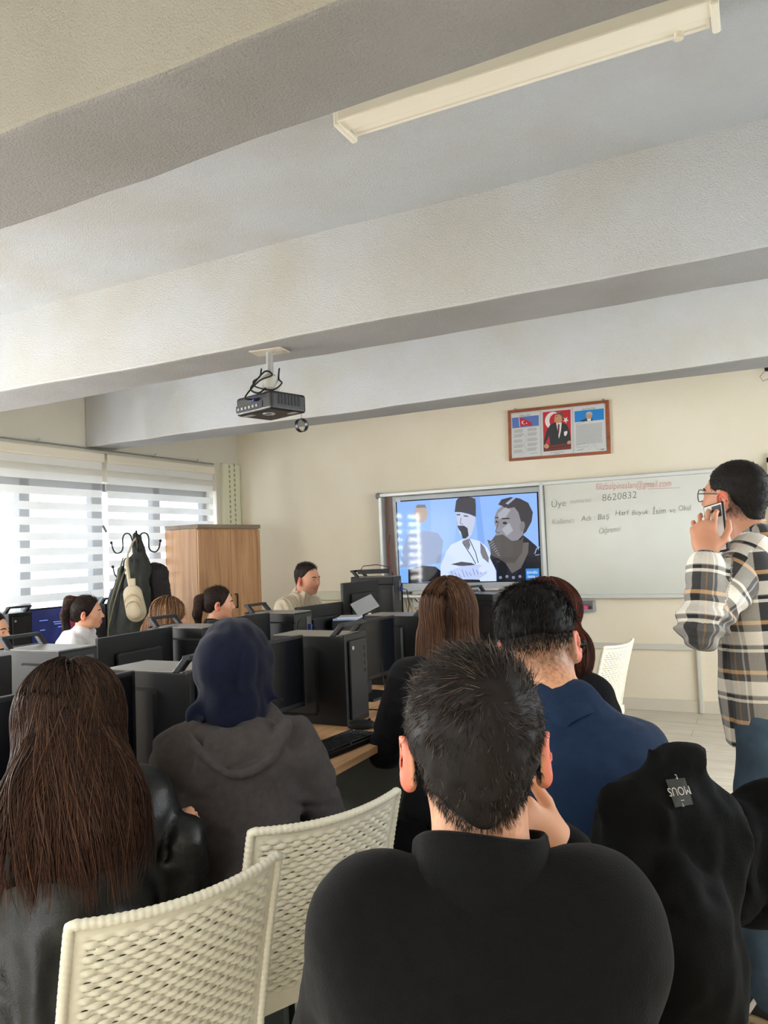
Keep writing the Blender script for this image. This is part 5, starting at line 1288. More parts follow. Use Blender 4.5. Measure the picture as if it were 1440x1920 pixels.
# ---- the student in the navy headscarf
p2 = p = pose((441, 1244), 2.06, 48, lean=8, twist=-8, hpitch=2, hyaw=-14, sw=.165, fem=True)
start(p, 'student in a navy headscarf and dark grey hooded sweatshirt seen from behind'); H = p.H
p.el = [p.T.p((-.25, .18, .18)), p.T.p((.27, .14, .17))]; p.wr = [p.T.p((-.08, .38, .15)), p.T.p((.10, .38, .14))]
body(p, .007); eyes(p)
M_scarf = flat('navy_cotton', (13, 19, 40), .9, spec=.15, noise=.12, nscale=80, bmp=.3, bscale=300, sheen=.1)
hs = [ell(H.p((0, -.015, .035)), (.094, .112, .100), .02, 1, H.R), ell(H.p((0, -.012, -.02)), (.097, .088, .08), .10, 1, H.R), ell(H.p((0, -.085, .01)), (.074, .055, .07), .06, 1, H.R), cap(H.p((0, -.02, -.06)), H.p((0, -.035, -.125)), .084, .098, .05), cap(H.p((0, -.035, -.10)), p.nb+np.array((0, 0, -.03)), .078, .072, .04), ell(H.p((0, .118, -.025)), (.047, .05, .072), .02, -1, H.R)]
tl = [H.p((-.085, -.06, -.10)), H.p((-.112, -.075, -.125)), H.p((-.118, -.09, -.158))]
hs += [cap(tl[0], tl[1], .018, .022, .02), cap(tl[1], tl[2], .022, .012, .012), cap(tl[1], H.p((-.085, -.115, -.135)), .016, .006, .012), cap(H.p((.09, -.05, -.085)), H.p((.135, -.08, -.10)), .018, .005, .02)]
solid('headscarf', hs, .0055, M_scarf, p.t, disp=lambda P: (.0065)*ridge(np.stack([(P-p2.H.o) @ p2.H.R[:, 0]*19, (P-p2.H.o) @ p2.H.R[:, 1]*9, (P-p2.H.o) @ p2.H.R[:, 2]*7], 1)+fbm(P*9, 1)[:, None]*.5, 2)+.0006*fbm(P*90, 2))
M_hood = cloth('grey_sweatshirt', (70, 66, 66), b=.3, sc_=380, noise=.12)
T = p.T
ho = []
ring = [T.p((.105*math.sin(a), -.03-.075*math.cos(a), .53-.035*math.cos(a))) for a in np.linspace(-2.2, 2.2, 14)]
for a, b_ in zip(ring[:-1], ring[1:]): ho.append(cap(a, b_, .028, .028, .018))
# the hood hangs as a sack with a rolled rim
ho += [ell(T.p((0, -.118, .43)), (.125, .040, .10), .03, 1, T.R @ rot('X', 14))]
rim_ = [T.p((x, -.135-.028*(1-(x/.13)**2), .52-.115*(1-(x/.13)**2))) for x in np.linspace(-.13, .13, 13)]
for a, b_ in zip(rim_[:-1], rim_[1:]): ho.append(cap(a, b_, .017, .017, .010))
def dP2(P):
    q = (P-p2.T.o) @ p2.T.R; a = .010*ridge(q*np.array((5, 5, 9))+fbm(q*4, 2)[:, None]*.9, 2)+.0008*fbm(q*70, 2)
    return a+.004*np.exp(-((q[:, 2]-.43-.25*q[:, 0])/.004)**2)*(q[:, 1] < -.1)
shirt(p, 'hooded_sweatshirt', M_hood, g=.018, h=.0065, extra=ho, r=(.072, .062, .05), disp=dP2, bulk=1.02)
trousers(p, cloth('black_trousers', (24, 24, 26)))

# ---- the student in the navy quarter zip top, right of centre
p4 = p = pose((1009, 1205), 1.74, 44, lean=13, side=-7, hpitch=4, hyaw=-34, hroll=-8, sw=.148, raise_=-.04, neckf=.045)
start(p, 'young man with cropped black hair in a navy collared top, right of centre'); H = p.H
p.el = [p.T.p((-.25, .20, .22)), p.T.p((.26, .20, .18))]; p.wr = [p.T.p((-.10, .42, .20)), p.T.p((.12, .42, .18))]
fadeP4 = lambda q: np.maximum(.97*sstep(q[:, 2], -.05, .015), .55*sstep(q[:, 2], -.095, -.03))*(q[:, 1] < .05)*(np.abs(q[:, 0]) < .081)
body(p, .005, col=head_col(H, np.array(lin((212, 158, 126))), fade=fadeP4, hairc=lin((34, 28, 26)))); eyes(p)
hb = cap_base(H, .007, -.02, wide=1.0); hb[-1] = hb[-1]
hb.append(plane_cut(H.p((0, -.07, .016)), H.d((0, -.12, -1)), .02))
hb.insert(1, ell(H.p((0, .005, .065)), (.078, .1, .07), .04, 1, H.R))
rng = np.random.RandomState(21); n = 7500
pa = short_paths(p, hb, n, lambda q: np.where(q[:, 2] > .045, .028, .012), lambda q: np.stack([.9*q[:, 0]*6-.15, -np.ones(len(q)), -.55-6*np.clip(.07-q[:, 2], 0, .1)], 1), lift=lambda q: np.where(q[:, 2] > .06, .18, .10), seed=21, curl=.05, m=6)
pf = fade_paths(p, 4200, 22, lambda q: sstep(q[:, 2], -.03, .03)*(q[:, 2] < .05)*(q[:, 1] < .04)*(np.abs(q[:, 0]) < .08), lambda q: np.full(len(q), .012), lambda q: np.stack([0*q[:, 0], -.4+0*q[:, 0], -np.ones(len(q))], 1), lift=.05, m=6)
pa = np.concatenate([pa, pf]); n = len(pa)
hair_mesh(p, hb, pa, w=.00055, cols=tint(n, (26, 22, 22), rng, .4, (74, 68, 64), .08), basecol=(14, 12, 12), disp=lambda P: .004*fbm(P*45, 2))
M_navy = cloth('navy_jersey', (27, 44, 70), b=.2, sc_=420, noise=.1)
collar_ring(p, p.nb+p.T.R @ np.array((0, -.012, -.030)), H.p((0, -.036, -.122)), .081, .079, M_navy, seed=2, ey=.92)
def dP4(P):
    q = (P-p4.T.o) @ p4.T.R; a = .006*ridge(q*np.array((5, 5, 8))+fbm(q*4, 2)[:, None]*.8, 2)+.0006*fbm(q*70, 2)
    return a+.003*np.exp(-((q[:, 2]-(.50-.12*np.abs(q[:, 0])))/.0025)**2)*(q[:, 1] < .03)
shirt(p, 'jersey', M_navy, g=.014, h=.007, r=(.064, .056, .046), disp=dP4, bulk=1.06, extra=[ell(p.T.p((0, -.05, .30)), (.16, .095, .2), .08, 1, p.T.R)])
trousers(p, cloth('charcoal_trousers', (50, 50, 52), noise=.15))

# ---- brown haired student facing the screen
def long_back(p, hb, n, seed, c_root, c_tip, steps, step, hi=None, phi=.1, wav=.001, basecol=(36, 25, 20), w=(.0010, .0018), h=.008, spread=1.0, amp=.004, face_cut=True, bottom=None):
    H = p.H; rng = np.random.RandomState(seed)
    if face_cut: hb.append(ell(H.p((0, .112, -.03)), (.055, .06, .085), .02, -1, H.R))
    ro = H.o+(nrm(np.stack([rng.normal(0, .4, n), rng.normal(-.25, .55, n), np.abs(rng.normal(.85, .3, n))], 1))*np.array((.088, .106, .095))) @ H.R.T
    qx = (ro-H.o) @ H.R; first = np.stack([np.sign(qx[:, 0])*(.5+3*np.abs(qx[:, 0]))*spread, np.full(n, -.5), np.full(n, -.4)], 1) @ H.R.T
    pa = trace(hb, ro, first, lambda P, i: np.repeat(DOWN[None], n, 0), steps, rng.uniform(step*.75, step*1.15, n), rng.uniform(-.004, .005, n), rng, wav=wav)
    pa = clump(pa, 70, .5, rng); t = np.linspace(0, 1, steps)[None, :, None]; c0 = tint(n, c_root, rng, .3, hi, phi)[:, None, :]; c1 = tint(n, c_tip, rng, .3, hi, phi)[:, None, :]
    return hair_mesh(p, hb, pa, w=rng.uniform(*w, n), cols=(c0*(1-t)+c1*t).reshape(n, steps, 3), basecol=basecol, h=h, disp=lambda P: amp*ridge(P*np.array((45, 45, 5)), 2))
M_blk = cloth('black_knit', (22, 22, 26), noise=.15)
p6 = p = pose((841, 1146), 2.72, 12, lean=10, hpitch=-4, hyaw=10, sw=.165, fem=True)
start(p, 'student with straight brown hair seen from behind, in front of the lit screen')
p.el = [p.T.p((-.26, .10, .20)), p.T.p((.22, .10, .2))]
body(p, .008); eyes(p); H = p.H
hb = [ell(H.p((0, -.015, .032)), (.088, .108, .094), .02, 1, H.R), cap(H.p((0, -.03, -.02)), H.p((0, -.06, -.16)), .092, .088, .05, 1, (0, 1, 0), .75), cap(H.p((0, -.06, -.16)), H.p((-.02, -.10, -.34)), .088, .085, .05, 1, (0, 1, 0), .5), cap(H.p((-.075, -.02, -.08)), H.p((-.095, -.05, -.27)), .03, .02, .04)]
long_back(p, hb, 2600, 31, (74, 52, 40), (92, 64, 48), 22, .021, hi=(128, 94, 70), phi=.15, basecol=(50, 35, 28))
shirt(p, 'top', M_blk, g=.012, h=.010); trousers(p, cloth('black_trousers', (24, 24, 26)))
stool(p, 'stool under the straight brown haired student facing the screen')

# ---- red brown haired student half hidden behind the navy top
p7 = p = pose((1030, 1162), 2.42, -6, lean=12, hpitch=4, hyaw=-6, hroll=3, sw=.165, fem=True)
start(p, 'student with red brown hair and a clip, mostly hidden behind the navy collared top')
body(p, .008); eyes(p); H = p.H
hb = [ell(H.p((0, -.015, .035)), (.106, .110, .100), .02, 1, H.R), ell(H.p((.122, -.06, -.085)), (.052, .05, .065), .05, 1, H.R), cap(H.p((-.10, -.02, 0)), H.p((-.118, -.02, -.24)), .03, .025, .04), cap(H.p((.06, -.05, -.03)), H.p((.13, -.06, -.13)), .05, .04, .04)]
long_back(p, hb, 1800, 41, (66, 38, 32), (92, 50, 40), 16, .018, hi=(120, 60, 50), phi=.2, wav=.003, basecol=(46, 26, 22))
c = H.p((.142, -.10, -.075)); mb = MB().box(tuple(c), (.05, .03, .07), Matrix.Rotation(.4, 3, 'Y')); mb.build('hair_clip', flat('clip_black', (14, 13, 14), .15), p.t, bevel=.012, seg=3)
shirt(p, 'top', M_blk, g=.012, h=.012); trousers(p, cloth('black_trousers', (24, 24, 26)), h=.014)
stool(p, 'stool under the red brown haired student half hidden by others')

# ---- the teacher
p8 = p = pose((577, 1085), 6.15, -92, lean=22, hpitch=6, hyaw=-4, sw=.185)
start(p, 'teacher in a cream cable knit sweater with short brown hair, seated by the far wall'); H = p.H
p.el = [p.T.p((-.24, .22, .24)), p.T.p((.24, .22, .24))]; p.wr = [p.T.p((-.05, .42, .25)), p.T.p((.06, .42, .25))]
body(p, .005, skin=np.array(lin((206, 150, 122))), col=head_col(H, np.array(lin((206, 150, 122))), stub=.25)); eyes(p, (44, 34, 30))
hb = [ell(H.p((0, -.018, .034)), (.081, .102, .088), .02, 1, H.R), cap(H.p((0, -.06, -.02)), H.p((0, -.06, -.06)), .046, .04, .03), plane_cut(H.p((0, .050, .068)), H.d((0, .8, -.5)), .006), plane_cut(H.p((0, -.07, -.075)), H.d((0, -.2, -1)), .006)]
for s in (-1, 1): hb += [ell(H.p((s*.086, .02, -.03)), (.02, .045, .05), .008, -1, H.R)]
rng = np.random.RandomState(8); n = 2600
pa = short_paths(p, hb, n, lambda q: np.where(q[:, 2] > .07, .03, .012), lambda q: np.stack([.3*np.ones(len(q)), .6*np.ones(len(q)), np.where(q[:, 2] > .06, .2, -1.0)], 1), lift=lambda q: np.where((q[:, 2] > .08), .6, .15), seed=8, m=4)
hair_mesh(p, hb, pa, w=.0009, cols=tint(n, (58, 46, 40), rng, .3, (112, 104, 98), .10), basecol=(40, 32, 29))
m, nt, b = new_mat('cable_knit'); b.inputs['Roughness'].default_value = .9; b.inputs['Base Color'].default_value = (*lin((206, 192, 166)), 1); b.inputs['Sheen Weight'].default_value = .2
tc = N(nt, 'ShaderNodeTexCoord'); wv = N(nt, 'ShaderNodeTexWave'); wv.inputs['Scale'].default_value = 9; wv.inputs['Distortion'].default_value = 2.5; wv.inputs['Detail'].default_value = 2; nt.links.new(tc.outputs['Object'], wv.inputs['Vector']); bump(nt, b, wv.outputs['Fac'], .8, .012)
col8 = [cap(p.T.p((0, -.01, .50)), H.p((0, -.03, -.10)), .082, .072, .012), cap(p.T.p((0, -.01, .54)), H.p((0, -.02, -.02)), .064, .06, .006, -1)]
shirt(p, 'knit_sweater', m, g=.020, h=.008, collar=col8, r=(.075, .062, .048), bulk=1.1); trousers(p, cloth('black_trousers', (24, 24, 26)), h=.014)

# ---- girls in the facing row
def ponytail(p, base_c, pts, seed, col, n=1400, hi=None):
    H = p.H; hb = cap_base(H, .008, -.07); rng = np.random.RandomState(seed)
    pa = short_paths(p, hb, n, lambda q: np.full(len(q), .035), lambda q: np.array(pts[0])-q, lift=.06, seed=seed, m=5)
    hair_mesh(p, hb, pa, w=.0011, cols=tint(n, col, rng, .3, hi, .12), basecol=base_c, name='hair')
    tail = []
    for i, (a, b_) in enumerate(zip(pts[:-1], pts[1:])): tail.append(cap(H.p(a), H.p(b_), .026+.006*(i == 1), .03 if i < len(pts)-2 else .014, .02))
    m_ = 900; ro = np.repeat(H.p(pts[0])[None], m_, 0)+rng.normal(size=(m_, 3))*.016
    dirs = [nrm((H.p(b_)-H.p(a))[None]) for a, b_ in zip(pts[:-1], pts[1:])]
    tot = sum(np.linalg.norm(np.array(b_)-np.array(a)) for a, b_ in zip(pts[:-1], pts[1:])); S = 14
    P = trace(tail, ro, np.repeat(dirs[0], m_, 0), lambda P_, i: np.repeat(dirs[min(len(dirs)-1, int(i*len(dirs)/S))], m_, 0), S, np.full(m_, tot/S), rng.uniform(-.006, .004, m_), rng, wav=.0015)
    hair_mesh(p, tail, P, w=.0012, cols=tint(m_, col, rng, .3, hi, .12), basecol=base_c, name='ponytail')
p9 = p = pose((411, 1131), 5.05, -52, lean=6, hpitch=4, hyaw=4, sw=.16, fem=True)
start(p, 'student with a dark ponytail in profile, in front of the wooden wardrobe'); body(p, .006); eyes(p)
ponytail(p, (34, 25, 22), [(0, -.105, .04), (0, -.14, .02), (0, -.15, -.08), (-.01, -.13, -.20)], 51, (56, 42, 36), hi=(90, 70, 58))
shirt(p, 'top', M_blk, g=.012, h=.012); trousers(p, cloth('black_trousers', (24, 24, 26)), h=.014)
p10 = p = pose((318, 1156), 4.5, -18, lean=14, hpitch=6, hyaw=-10, hroll=6, sw=.16, fem=True)
start(p, 'student with straight light brown hair seen from behind, right of the hanging coats'); body(p, .008); eyes(p); H = p.H
hb = [ell(H.p((0, -.015, .035)), (.090, .108, .096), .02, 1, H.R), cap(H.p((-.03, -.03, -.0)), H.p((-.12, -.06, -.13)), .10, .085, .05, 1, (0, 1, 0), .7), cap(H.p((-.09, -.06, -.14)), H.p((-.17, -.08, -.34)), .08, .07, .05, 1, (0, 1, 0), .5), cap(H.p((.05, -.03, 0)), H.p((.045, -.05, -.2)), .05, .05, .04)]
long_back(p, hb, 1600, 61, (84, 60, 44), (112, 80, 56), 18, .024, hi=(170, 128, 88), phi=.25, basecol=(56, 40, 30), w=(.0014, .0022))
shirt(p, 'top', M_blk, g=.012, h=.012); trousers(p, cloth('black_trousers', (24, 24, 26)), h=.014)
p11 = p = pose((164, 1148), 5.0, -58, lean=8, hpitch=2, hyaw=8, hroll=3, sw=.165, fem=True)
start(p, 'student in a white hooded sweatshirt with a red hair tie, turned in profile'); body(p, .006); eyes(p); H = p.H
ponytail(p, (28, 22, 20), [(0, -.085, .085), (0, -.125, .085), (-.02, -.155, -.02), (-.03, -.13, -.22), (-.03, -.11, -.34)], 71, (50, 38, 34), hi=(96, 66, 50))
mb = MB().ring([(.022, -.008), (.032, -.008), (.034, 0), (.032, .008), (.022, .008)], tuple(H.p((0, -.106, .087))), 16, Matrix([tuple(x) for x in H.R]).to_3x3() @ Matrix.Rotation(PI/2, 3, 'X')); mb.build('hair_tie', flat('red_tie', (190, 40, 44), .7), p.t, smooth=True)
T = p.T; ho = []
ring = [(T.p((.11*math.sin(a), -.02-.085*math.cos(a), .535-.02*math.cos(a)))) for a in np.linspace(-2.4, 2.4, 12)]
for a, b_ in zip(ring[:-1], ring[1:]): ho.append(cap(a, b_, .03, .03, .03))
ho += [ell(T.p((0, -.13, .42)), (.12, .05, .10), .04, 1, T.R)]
shirt(p, 'hooded_sweatshirt', cloth('white_sweatshirt', (222, 220, 222), b=.2), g=.018, h=.008, extra=ho, r=(.076, .064, .05), amp=.009); trousers(p, cloth('black_trousers', (24, 24, 26)), h=.014)
p12 = p = pose((-17, 1184), 4.0, -62, lean=6, hpitch=4, hyaw=0, sw=.16, fem=True)
start(p, 'student in profile cut off by the left edge of the picture'); body(p, .006); eyes(p)
ponytail(p, (26, 20, 18), [(0, -.10, .02), (0, -.14, .0), (0, -.14, -.12), (0, -.12, -.25)], 81, (44, 34, 30))
shirt(p, 'top', M_blk, g=.012, h=.012); trousers(p, cloth('black_trousers', (24, 24, 26)), h=.014)
# ---- the standing man in the checked flannel shirt
p5 = p = pose((1376, 930), 2.44, 78, lean=3, hpitch=-6, hyaw=-18, sw=.185, seated=False, neckf=.03)
start(p, 'standing man in a checked flannel shirt and jeans, talking on a phone'); H = p.H; T = p.T
p.sh[0] = p.L(1404, 1052, 2.30)
p.el = [p.L(1316, 1172, 2.20), T.p((.25, -.02, .16))]; p.wr = [p.L(1322, 1056, 2.24), T.p((.22, .0, -.06))]
hd5 = hand_prims(p.L(1324, 1038, 2.25), p.L(1318, 975, 2.275)-p.L(1324, 1038, 2.25), p.L(1300, 1010, 2.10)-p.L(1320, 1010, 2.25), .98, (24, 34, 26), side=1, spread=4, thumb=(46, 22))
body(p, .0042, skin=np.array(lin((196, 142, 114))), col=head_col(H, np.array(lin((196, 142, 114))), stub=.92, fade=lambda q: .75*sstep(q[:, 2], -.085, -.05)*(q[:, 1] < .0)*(np.abs(q[:, 0]) < .08)), hands=[hd5, None]); eyes(p)
hb = [ell(H.p((0, -.015, .032)), (.080, .101, .089), .02, 1, H.R), cap(H.p((0, -.058, -.02)), H.p((0, -.058, -.06)), .05, .045, .03), plane_cut(H.p((0, .066, .06)), H.d((0, .85, -.42)), .008), plane_cut(H.p((0, -.07, -.085)), H.d((0, -.25, -1)), .008)]
for s in (-1, 1): hb.append(ell(H.p((s*.088, .004, -.025)), (.02, .04, .052), .01, -1, H.R))
rng = np.random.RandomState(15); n = 9000
pa = short_paths(p, hb, n, lambda q: np.full(len(q), .012), lambda q: np.stack([.2+0*q[:, 0], .5*np.where(q[:, 2] > .06, 1, -.4), np.where(q[:, 2] > .06, .1, -1.0)], 1), lift=.25, seed=15, m=4)
hair_mesh(p, hb, pa, w=.0006, cols=tint(n, (40, 36, 35), rng, .35, (74, 66, 60), .08), basecol=(26, 23, 22), disp=lambda P: .001*fbm(P*60, 2))
# glasses
mb = MB(); M_wire = flat('grey_wire', (92, 90, 90), .3, .7)
for s in (-1, 1): mb.tube([H.p((s*.034+.023*math.cos(a), .105-.008*abs(math.cos(a)), -.002+.021*math.sin(a))) for a in np.linspace(0, 2*PI, 22)], .0018, 6, False)
mb.tube([H.p((-.011, .105, .002)), H.p((0, .109, .005)), H.p((.011, .105, .002))], .0016, 6)
for s in (-1, 1): mb.tube([H.p((s*.057, .098, .004)), H.p((s*.080, .06, .006)), H.p((s*.083, -.005, .006)), H.p((s*.084, -.03, -.018))], .0019, 6)
mb.build('glasses', M_wire, p.t, smooth=True)
# checked flannel
m, nt, b = new_mat('checked_flannel'); b.inputs['Roughness'].default_value = .9; b.inputs['Sheen Weight'].default_value = .15; b.inputs['Specular IOR Level'].default_value = .2
at_ = N(nt, 'ShaderNodeAttribute'); at_.attribute_name = 'weave'; sx = N(nt, 'ShaderNodeSeparateXYZ'); nt.links.new(at_.outputs['Vector'], sx.inputs[0])
def stripes(sock, period, stops):
    d = N(nt, 'ShaderNodeMath', operation='DIVIDE'); d.inputs[1].default_value = period; nt.links.new(sock, d.inputs[0])
    f_ = N(nt, 'ShaderNodeMath', operation='FRACT'); nt.links.new(d.outputs[0], f_.inputs[0])
    r_ = ramp(nt, f_.outputs[0], [(x, lin(c)) for x, c in stops]); r_.color_ramp.interpolation = 'CONSTANT'; return r_
CHA, BLK, WHI, GRE, TAN = (58, 58, 60), (26, 26, 30), (232, 226, 214), (132, 130, 130), (198, 156, 108)
wf = stripes(sx.outputs['Y'], .155, [(0, CHA), (.30, WHI), (.36, BLK), (.43, GRE), (.45, WHI), (.72, BLK), (.84, CHA), (.86, TAN), (.94, CHA)])
wp = stripes(sx.outputs['X'], .148, [(0, WHI), (.26, GRE), (.34, WHI), (.38, GRE), (.52, TAN), (.56, GRE), (.68, CHA), (.94, WHI)])
mx = N(nt, 'ShaderNodeMix', data_type='RGBA'); mx.inputs['Factor'].default_value = .36; nt.links.new(wf.outputs['Color'], mx.inputs[6]); nt.links.new(wp.outputs['Color'], mx.inputs[7])
nz = N(nt, 'ShaderNodeTexNoise'); nz.inputs['Scale'].default_value = 420; tc = N(nt, 'ShaderNodeTexCoord'); nt.links.new(tc.outputs['Object'], nz.inputs['Vector'])
mm = N(nt, 'ShaderNodeMix', data_type='RGBA', blend_type='OVERLAY'); mm.inputs['Factor'].default_value = .35; nt.links.new(mx.outputs[2], mm.inputs[6]); nt.links.new(nz.outputs['Fac'], mm.inputs[7])
nt.links.new(mm.outputs[2], b.inputs['Base Color']); bump(nt, b, nz.outputs['Fac'], .25, .003); M_flan = m
def weave(o, V, UV):
    a = o.data.attributes.new('weave', 'FLOAT_VECTOR', 'POINT'); A = np.zeros((len(V), 3), np.float32); A[:, :2] = UV; a.data.foreach_set('vector', A.ravel())
fl = [ell(T.p((0, -.005, .33)), (.175, .135, .17), .06, 1, T.R), cap(T.p((0, 0, .30)), T.p((0, .005, -.17)), .168, .178, .06, 1, T.d((0, 1, 0)), .82), cap(T.p((-.14, -.018, .45)), T.p((.14, -.018, .45)), .072, .072, .06)]
for s in (-1, 1): fl.append(cap(T.p((s*.10, -.022, .49)), T.p((s*.02, -.02, .55)), .04, .05, .05))
fl.append(plane_cut(T.p((0, 0, -.13)), T.d((0, .06, -1)), .004))
def dP5(P):
    q = (P-p5.T.o) @ p5.T.R; a = .007*ridge(np.stack([q[:, 0]*6, q[:, 1]*6, q[:, 2]*3.5], 1)+fbm(q*3, 2)[:, None]*.7, 2)
    ph = np.arctan2(q[:, 1], -q[:, 0]); return a+.006*np.exp(-((ph-.55)/.03)**2)
def uvT(V): q = (V-T.o) @ T.R; return np.stack([np.arctan2(q[:, 1], -q[:, 0])*.148*7/(2*PI)+.03, q[:, 2]+.012], 1)
o, V, F = solid('flannel_shirt', fl, .007, M_flan, p.t, disp=dP5, it=2); weave(o, V, uvT(V))
for i in (0, 1):
    a, e, w = p.sh[i]+(p.el[i]-p.sh[i])*-.06, p.el[i], p.wr[i]; we = e+(w-e)*(.93 if i == 0 else .9)
    L = [cap(a, e, .082, .066, .03), cap(e, we, .066, .050, .03), cap(e+(we-e)*.8, we, .053, .056, .012)]
    def dS(P, e=e, d=nrm((we-e)[None])[0]): 
        s_ = (P-e) @ d; return .004*ridge(P*np.array((9, 9, 9))+fbm(P*4, 2)[:, None], 2)+.008*np.exp(-(s_/.10)**2)*np.sin(s_*130+fbm(P*12, 2)*2)
    o, V, F = solid('sleeve', L, .006, M_flan, p.t, disp=dS, it=2)
    d1, d2 = nrm((e-a)[None])[0], nrm((we-e)[None])[0]; L1 = np.linalg.norm(e-a)
    t1 = np.clip((V-a) @ d1, 0, L1); r1 = np.linalg.norm(V-a-t1[:, None]*d1, axis=1); t2 = np.clip((V-e) @ d2, 0, 9); r2 = np.linalg.norm(V-e-t2[:, None]*d2, axis=1)
    up = nrm(np.cross(d1, d2)[None])[0]; k2 = r2 < r1; ax = np.where(k2[:, None], d2, d1); base = np.where(k2[:, None], e, a); rel_ = V-base
    b1 = np.cross(ax, up); ang = np.arctan2((rel_*up).sum(1), (rel_*b1).sum(1)); weave(o, V, np.stack([ang*.148*3/(2*PI), np.where(k2, L1+t2, t1)+.05], 1))
cl = [cap(T.p((-.045, -.045, .545)), T.p((-.02, .05, .52)), .03, .022, .03), cap(T.p((-.045, -.045, .555)), T.p((.045, -.045, .555)), .032, .032, .03), cap(T.p((.045, -.045, .545)), T.p((.02, .05, .52)), .03, .022, .03)]
o, V, F = solid('collar', cl, .005, M_flan, p.t); weave(o, V, uvT(V)*np.array((1, 1))+np.array((.05, .04)))
# jeans and trainers
m, nt, b = new_mat('faded_denim'); b.inputs['Roughness'].default_value = .85
tc = N(nt, 'ShaderNodeTexCoord'); nz = N(nt, 'ShaderNodeTexNoise'); nz.inputs['Scale'].default_value = 7; nz.inputs['Detail'].default_value = 6; nt.links.new(tc.outputs['Object'], nz.inputs['Vector'])
r = ramp(nt, nz.outputs['Fac'], [(.3, lin((38, 54, 72))), (.55, lin((58, 79, 98))), (.75, lin((84, 106, 124)))]); nt.links.new(r.outputs['Color'], b.inputs['Base Color']); n2 = N(nt, 'ShaderNodeTexNoise'); n2.inputs['Scale'].default_value = 500; nt.links.new(tc.outputs['Object'], n2.inputs['Vector']); bump(nt, b, n2.outputs['Fac'], .3, .002); M_jean = m
L = [ell((0, -.005, .93), (.150, .115, .12), .05)]; feet = []
for s, dy in ((-1, .05), (1, -.10)):
    L += [cap((s*.09, 0, .90), (s*.10, dy*.5+.02, .50), .088, .070, .05), cap((s*.10, dy*.5+.02, .50), (s*.11, dy-.02, .10), .068, .066, .03)]; feet.append((s*.11, dy))
solid('jeans', L, .009, M_jean, p.t, disp=lambda P: .006*ridge(np.stack([P[:, 0]*7, P[:, 1]*7, P[:, 2]*(9)], 1)+fbm(P*4, 2)[:, None], 2)+.006*np.exp(-((P[:, 2]-.13)/.09)**2)*np.sin(P[:, 2]*90))
for (x, y) in feet:
    sh_, V, F = solid('trainer', [cap((x, y-.05, .055), (x, y+.15, .042), .048, .038, .03), cap((x, y-.05, .05), (x, y-.03, .11), .048, .044, .03), plane_cut((0, 0, .022), (0, 0, -1))], .006, flat('trainer_black', (22, 22, 24), .6), p.t)
    solid('sole', [cap((x, y-.055, .018), (x, y+.165, .018), .052, .043, .01, 1), plane_cut((0, 0, .002), (0, 0, -1)), plane_cut((0, 0, .028), (0, 0, 1))], .006, flat('sole_gum', (170, 150, 118), .6), p.t)
    for sd in (-1, 1):
        for k in range(3):
            c_ = y+.005+k*.032; mb = MB(); mb.prism([(x+sd*.040, c_+.022, .035), (x+sd*.040, c_+.038, .035), (x+sd*.030, c_+.008, .088), (x+sd*.030, c_-.008, .088)], (sd*.010, 0, 0)); mb.build('side_stripe', flat('stripe_white', (214, 210, 204), .5), p.t, bevel=.001)
    mb = MB().prism([(x-.046, y+.10, .03), (x-.046, y+.15, .03), (x-.040, y+.12, .06)], (.092, 0, 0)); mb.build('toe_panel', flat('toe_orange', (208, 84, 44), .6), p.t, bevel=.002)
# the phone
def frame_obj(t, c, ux, uy):
    ux = nrm(np.array(ux)[None])[0]; uy = np.array(uy)-ux*(np.array(uy) @ ux); uy = uy/np.linalg.norm(uy); uz = np.cross(ux, uy)
    t.matrix_world = Matrix(((ux[0], uy[0], uz[0], c[0]), (ux[1], uy[1], uz[1], c[1]), (ux[2], uy[2], uz[2], c[2]), (0, 0, 0, 1)))
pc_ = at(1343, 990, 2.315); t = thing('phone', 'black and white smartphone held to the ear of the man in the checked shirt', 'phone')
up_ = at(1334, 945, 2.33)-at(1344, 1035, 2.29); nn = -CR*.90-CF*.42+CU*.1
frame_obj(t, pc_, np.cross(up_, nn), up_)
MB().box((0, 0, 0), (.074, .152, .011)).build('case', flat('phone_case', (18, 14, 16), .25), t, bevel=.005, seg=3)
MB().box((0, 0, .0045), (.066, .144, .004)).build('back_glass', flat('phone_white', (206, 204, 198), .12), t, bevel=.004)
MB().box((.014, .048, .007), (.034, .036, .004)).build('camera_module', flat('phone_grey', (70, 72, 76), .2), t, bevel=.004)
MB().box((-.0372, 0, 0), (.002, .10, .005)).build('red_edge', flat('phone_red', (150, 26, 30), .3), t)

# ---------------------------------------------------------------- jackets on the navy student's chair
from mathutils.bvhtree import BVHTree
def wsolid(name, label, cat, prims, h, mat, disp, base, part):
    b0 = np.array(base); sh = [(None if q[0] is None else q[0]-b0, None if q[1] is None else q[1]-b0, (lambda P, f=q[2]: f(P+b0)), q[3], q[4]) for q in prims]
    t = thing(name, label, cat, base); o, V, F = solid(part, sh, h, mat, t, disp=(lambda P: disp(P+b0)), it=2); return t, V, F
M_jack = flat('black_cotton', (12, 13, 14), .9, noise=.2, nscale=25, bmp=.3, bscale=260, spec=.12)
M_jack2 = flat('black_padded', (8, 8, 9), .9, noise=.2, nscale=25, bmp=.3, bscale=160, spec=.12)
A = lambda x, y, d: at(x, y, d)
nF = (CF[0], CF[1], 0)
CZ = math.radians(20); CRt = np.array(Matrix.Rotation(CZ, 3, 'Z') @ Matrix.Rotation(math.radians(13), 3, 'X')); CB = np.array((p4.root[0], p4.root[1], 0))+np.array(Matrix.Rotation(CZ, 3, 'Z')) @ np.array((-.105, -.305, .665))
